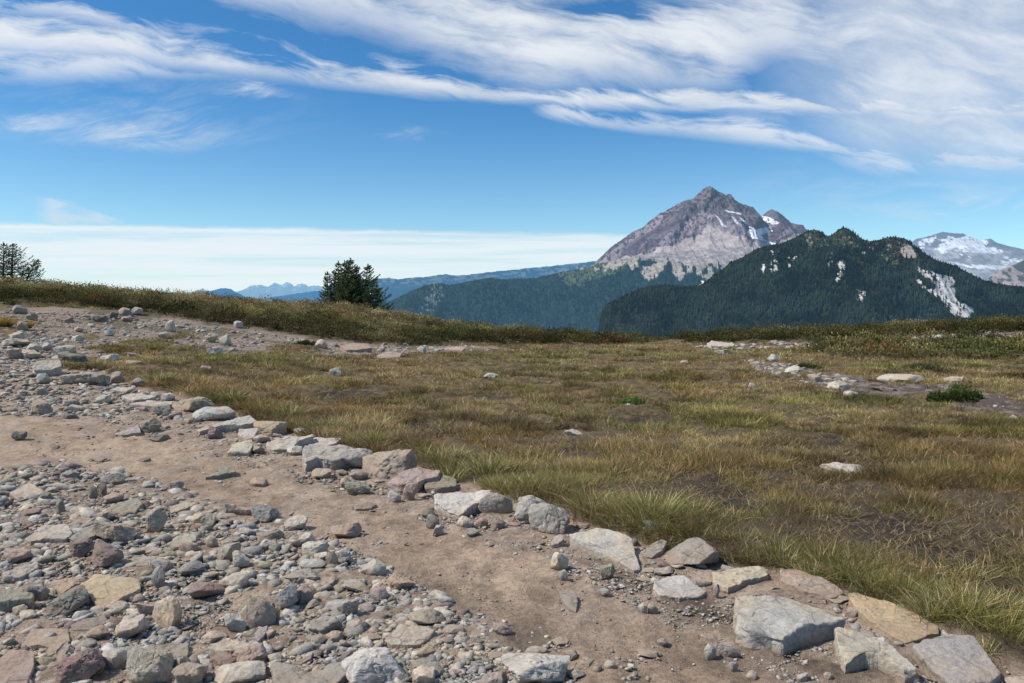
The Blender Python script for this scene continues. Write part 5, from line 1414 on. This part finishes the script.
A1b = t.m('MULTIPLY', band([(-1, .6), (0, .68), (1.2, .70), (1.9, .76), (3, .84), (12, 1.2)], [(-1, .2), (0, .2), (1.2, .13), (3, .07), (12, .05)]), t.ss(U, 3.2, 1.2))
A2 = t.m('MULTIPLY', band([(-1, -.3), (0, .04), (.6, .1), (1.4, .28), (2, .4), (12, .6)], [(-1, .15), (0, .13), (1.2, .1), (2, .08), (12, .1)]), t.ss(U, 2.4, 1.4))
low = curve(U, [(-1, -.8), (1, -.35), (2, .1), (2.6, .26), (3.3, .37), (4, .56), (4.6, .84), (5.3, 1.06), (6, 1.0), (6.6, 1.08), (7.4, 1.25), (8, 1.38), (8.6, 1.62), (9.2, 1.74), (10.2, 1.8), (12, 1.9)], -2., 4.)
Bm = t.ss(t.m('SUBTRACT', low, Vw), -.2, .55)
Bm = t.m('MULTIPLY', Bm, curve(U, [(-1, .9), (3, .95), (5, 1.), (7, .95), (8, .84), (9, .8), (12, .85)], 0., 1.))
hol = t.m('ADD', t.m('MULTIPLY', blob(7.78, .78, .42, .24), .9), t.m('ADD', t.m('MULTIPLY', blob(6.4, .03, .75, .13), .75), t.m('MULTIPLY', blob(7.3, .98, .5, .1), .5)))
Bm = t.m('MULTIPLY', Bm, t.m('SUBTRACT', 1., hol, clamp=True))
S1 = t.m('MULTIPLY', band([(-1, 1.0), (5, 1.12), (5.6, 1.16), (6.4, 1.22), (7.4, 1.34), (8.4, 1.47), (9.5, 1.6), (12, 1.7)], [(-1, .03), (5, .035), (6, .1), (7.4, .12), (8.4, .1), (12, .1)]), t.ss(U, 5.2, 5.6))
S2 = t.m('MULTIPLY', blob(8.9, 1.6, .6, .18), .8)
main = t.m('MAXIMUM', t.m('MAXIMUM', A1, t.m('MULTIPLY', A1b, .75)), t.m('MAXIMUM', t.m('MAXIMUM', Bm, t.m('MULTIPLY', A2, .8)), t.m('MAXIMUM', t.m('MULTIPLY', S1, .8), S2)))
tex = t.m('ADD', t.m('MULTIPLY', fib, .55), t.m('MULTIPLY', puff, .45))
main = t.m('MULTIPLY', main, t.ss(tex, .30, .62, .5, 1.04))
main = t.m('SUBTRACT', main, t.m('MULTIPLY', t.ss(main, 1., .35, 0, 1), t.ss(tex, .62, .34, 0, .5)), clamp=True)
veil = t.m('MULTIPLY', t.m('MULTIPLY', t.ss(U, 7.3, 9.0), t.ss(t.m('SUBTRACT', low, Vv), -.15, .5)), t.ss(puff, .2, .7, .45, .85))
main = t.m('MAXIMUM', main, veil)
# thin wisps
wf = t.noise(vec(t.m('MULTIPLY', U, .9), t.m('MULTIPLY', t.m('ADD', Vv, t.m('ADD', t.m('MULTIPLY', U, .16), t.m('MULTIPLY', warp, .4))), 4.2), 5.), 1.2, 8., .62, .3)
wm = t.m('ADD', t.m('ADD', t.m('MULTIPLY', blob(1.5, 1.32, .75, .13), .6), t.m('MULTIPLY', blob(.2, 1.21, .4, .06), .6)), t.m('ADD', t.m('MULTIPLY', blob(2.55, .89, .3, .06), .75), t.m('MULTIPLY', blob(1.2, 1.1, 1.4, .35), .22)))
wm = t.m('ADD', wm, t.m('ADD', t.m('MULTIPLY', blob(9.9, 2.07, .7, .06), .5), t.m('MULTIPLY', blob(9.2, 1.95, 1.3, .18), .25)))
wm = t.m('ADD', wm, t.m('MULTIPLY', blob(4.1, 1.33, .3, .05), .22))
wisp = t.m('MULTIPLY', wm, t.ss(wf, .36, .66))
# contrail remnant above the bank on the left
ct = t.m('SUBTRACT', Vw, t.m('ADD', 2.06, t.m('MULTIPLY', t.m('SUBTRACT', U, .4), .16)))
ctr = t.m('MULTIPLY', t.m('MULTIPLY', t.ss(t.m('ABSOLUTE', ct), .09, .0, 0, .6), t.ss(U, .3, .6)), t.ss(U, 1.35, .95))
# long flat bank near the horizon
bn = t.noise(vec(t.m('MULTIPLY', U, .3), t.m('MULTIPLY', Vv, 7.5), 9.), 1.1, 8., .62, .2)
bn2 = t.noise(vec(t.m('MULTIPLY', U, 1.6), t.m('MULTIPLY', Vv, 7.), 2.), 1.6, 6., .6)
be = t.m('ADD', 2.215, t.m('ADD', t.m('MULTIPLY', U, .018), t.m('MULTIPLY', t.m('SUBTRACT', bn2, .5), .05)))
bank = t.m('MULTIPLY', t.ss(t.m('SUBTRACT', Vv, be), -.01, .055), t.ss(t.m('ADD', U, t.m('MULTIPLY', t.m('SUBTRACT', bn, .5), 1.4)), 7.2, 6.0))
bank = t.m('MULTIPLY', bank, t.ss(bn, .36, .58, .58, 1.))
bank = t.m('MULTIPLY', bank, t.ss(t.m('SUBTRACT', Vv, be), .95, .35, 1., 1.))
D_ = t.m('MAXIMUM', t.m('MAXIMUM', main, wisp), t.m('MAXIMUM', bank, ctr), clamp=True)
D_ = t.m('MULTIPLY', D_, ok)
STR = .14
skt = t.mix(t.ss(z_, .06, .27), (.70, .93, .98, 1), (.33, .72, .95, 1))
skc = t.mix(1., sky.outputs[0], skt, "MULTIPLY")
shade = t.mix(t.ss(puff, .35, .7), (.70, .76, .83, 1), (.88, .91, .95, 1))
shade = t.mix(t.ss(bank, .3, .8), shade, (.82, .90, .95, 1))
cs = t.n('ShaderNodeVectorMath', operation='SCALE'); t.set(cs.inputs[0], shade); cs.inputs['Scale'].default_value = 1 / STR
fin = t.mix(t.m('MULTIPLY', D_, .93), skc, cs.outputs[0])
bg = t.n('ShaderNodeBackground'); t.set(bg.inputs[0], fin); bg.inputs[1].default_value = STR
wo = t.n('ShaderNodeOutputWorld'); t.set(wo.inputs[0], bg.outputs[0])

sl = bpy.data.lights.new('sun', 'SUN'); sl.energy = 4.6; sl.angle = R(3.); sl.color = (1, .92, .80)
so = bpy.data.objects.new('sun', sl); C.objects.link(so)
so.rotation_euler = (math.pi / 2 - SUN_EL, 0, -SUN_AZ + math.pi)   # set below from the direction itself
import mathutils
sd = mathutils.Vector((math.sin(SUN_AZ) * math.cos(SUN_EL), math.cos(SUN_AZ) * math.cos(SUN_EL), math.sin(SUN_EL)))
so.rotation_euler = sd.to_track_quat('Z', 'Y').to_euler(); so.location = (-20, 10, 30)

cam = bpy.data.cameras.new('camera'); co = bpy.data.objects.new('camera', cam); C.objects.link(co)
cam.sensor_width = 36; cam.lens = F / 1024 * 36; cam.clip_start = .1; cam.clip_end = 300000
co.location = (0, 0, EYE); co.rotation_euler = (math.pi / 2 - PITCH, 0, 0)
sc = bpy.context.scene; sc.camera = co
sc.view_settings.view_transform = 'Standard'; sc.view_settings.look = 'None'; sc.view_settings.exposure = 0; sc.view_settings.gamma = 1
sc.render.engine = 'CYCLES'; sc.cycles.max_bounces = 5; sc.cycles.diffuse_bounces = 3; sc.cycles.transparent_max_bounces = 4
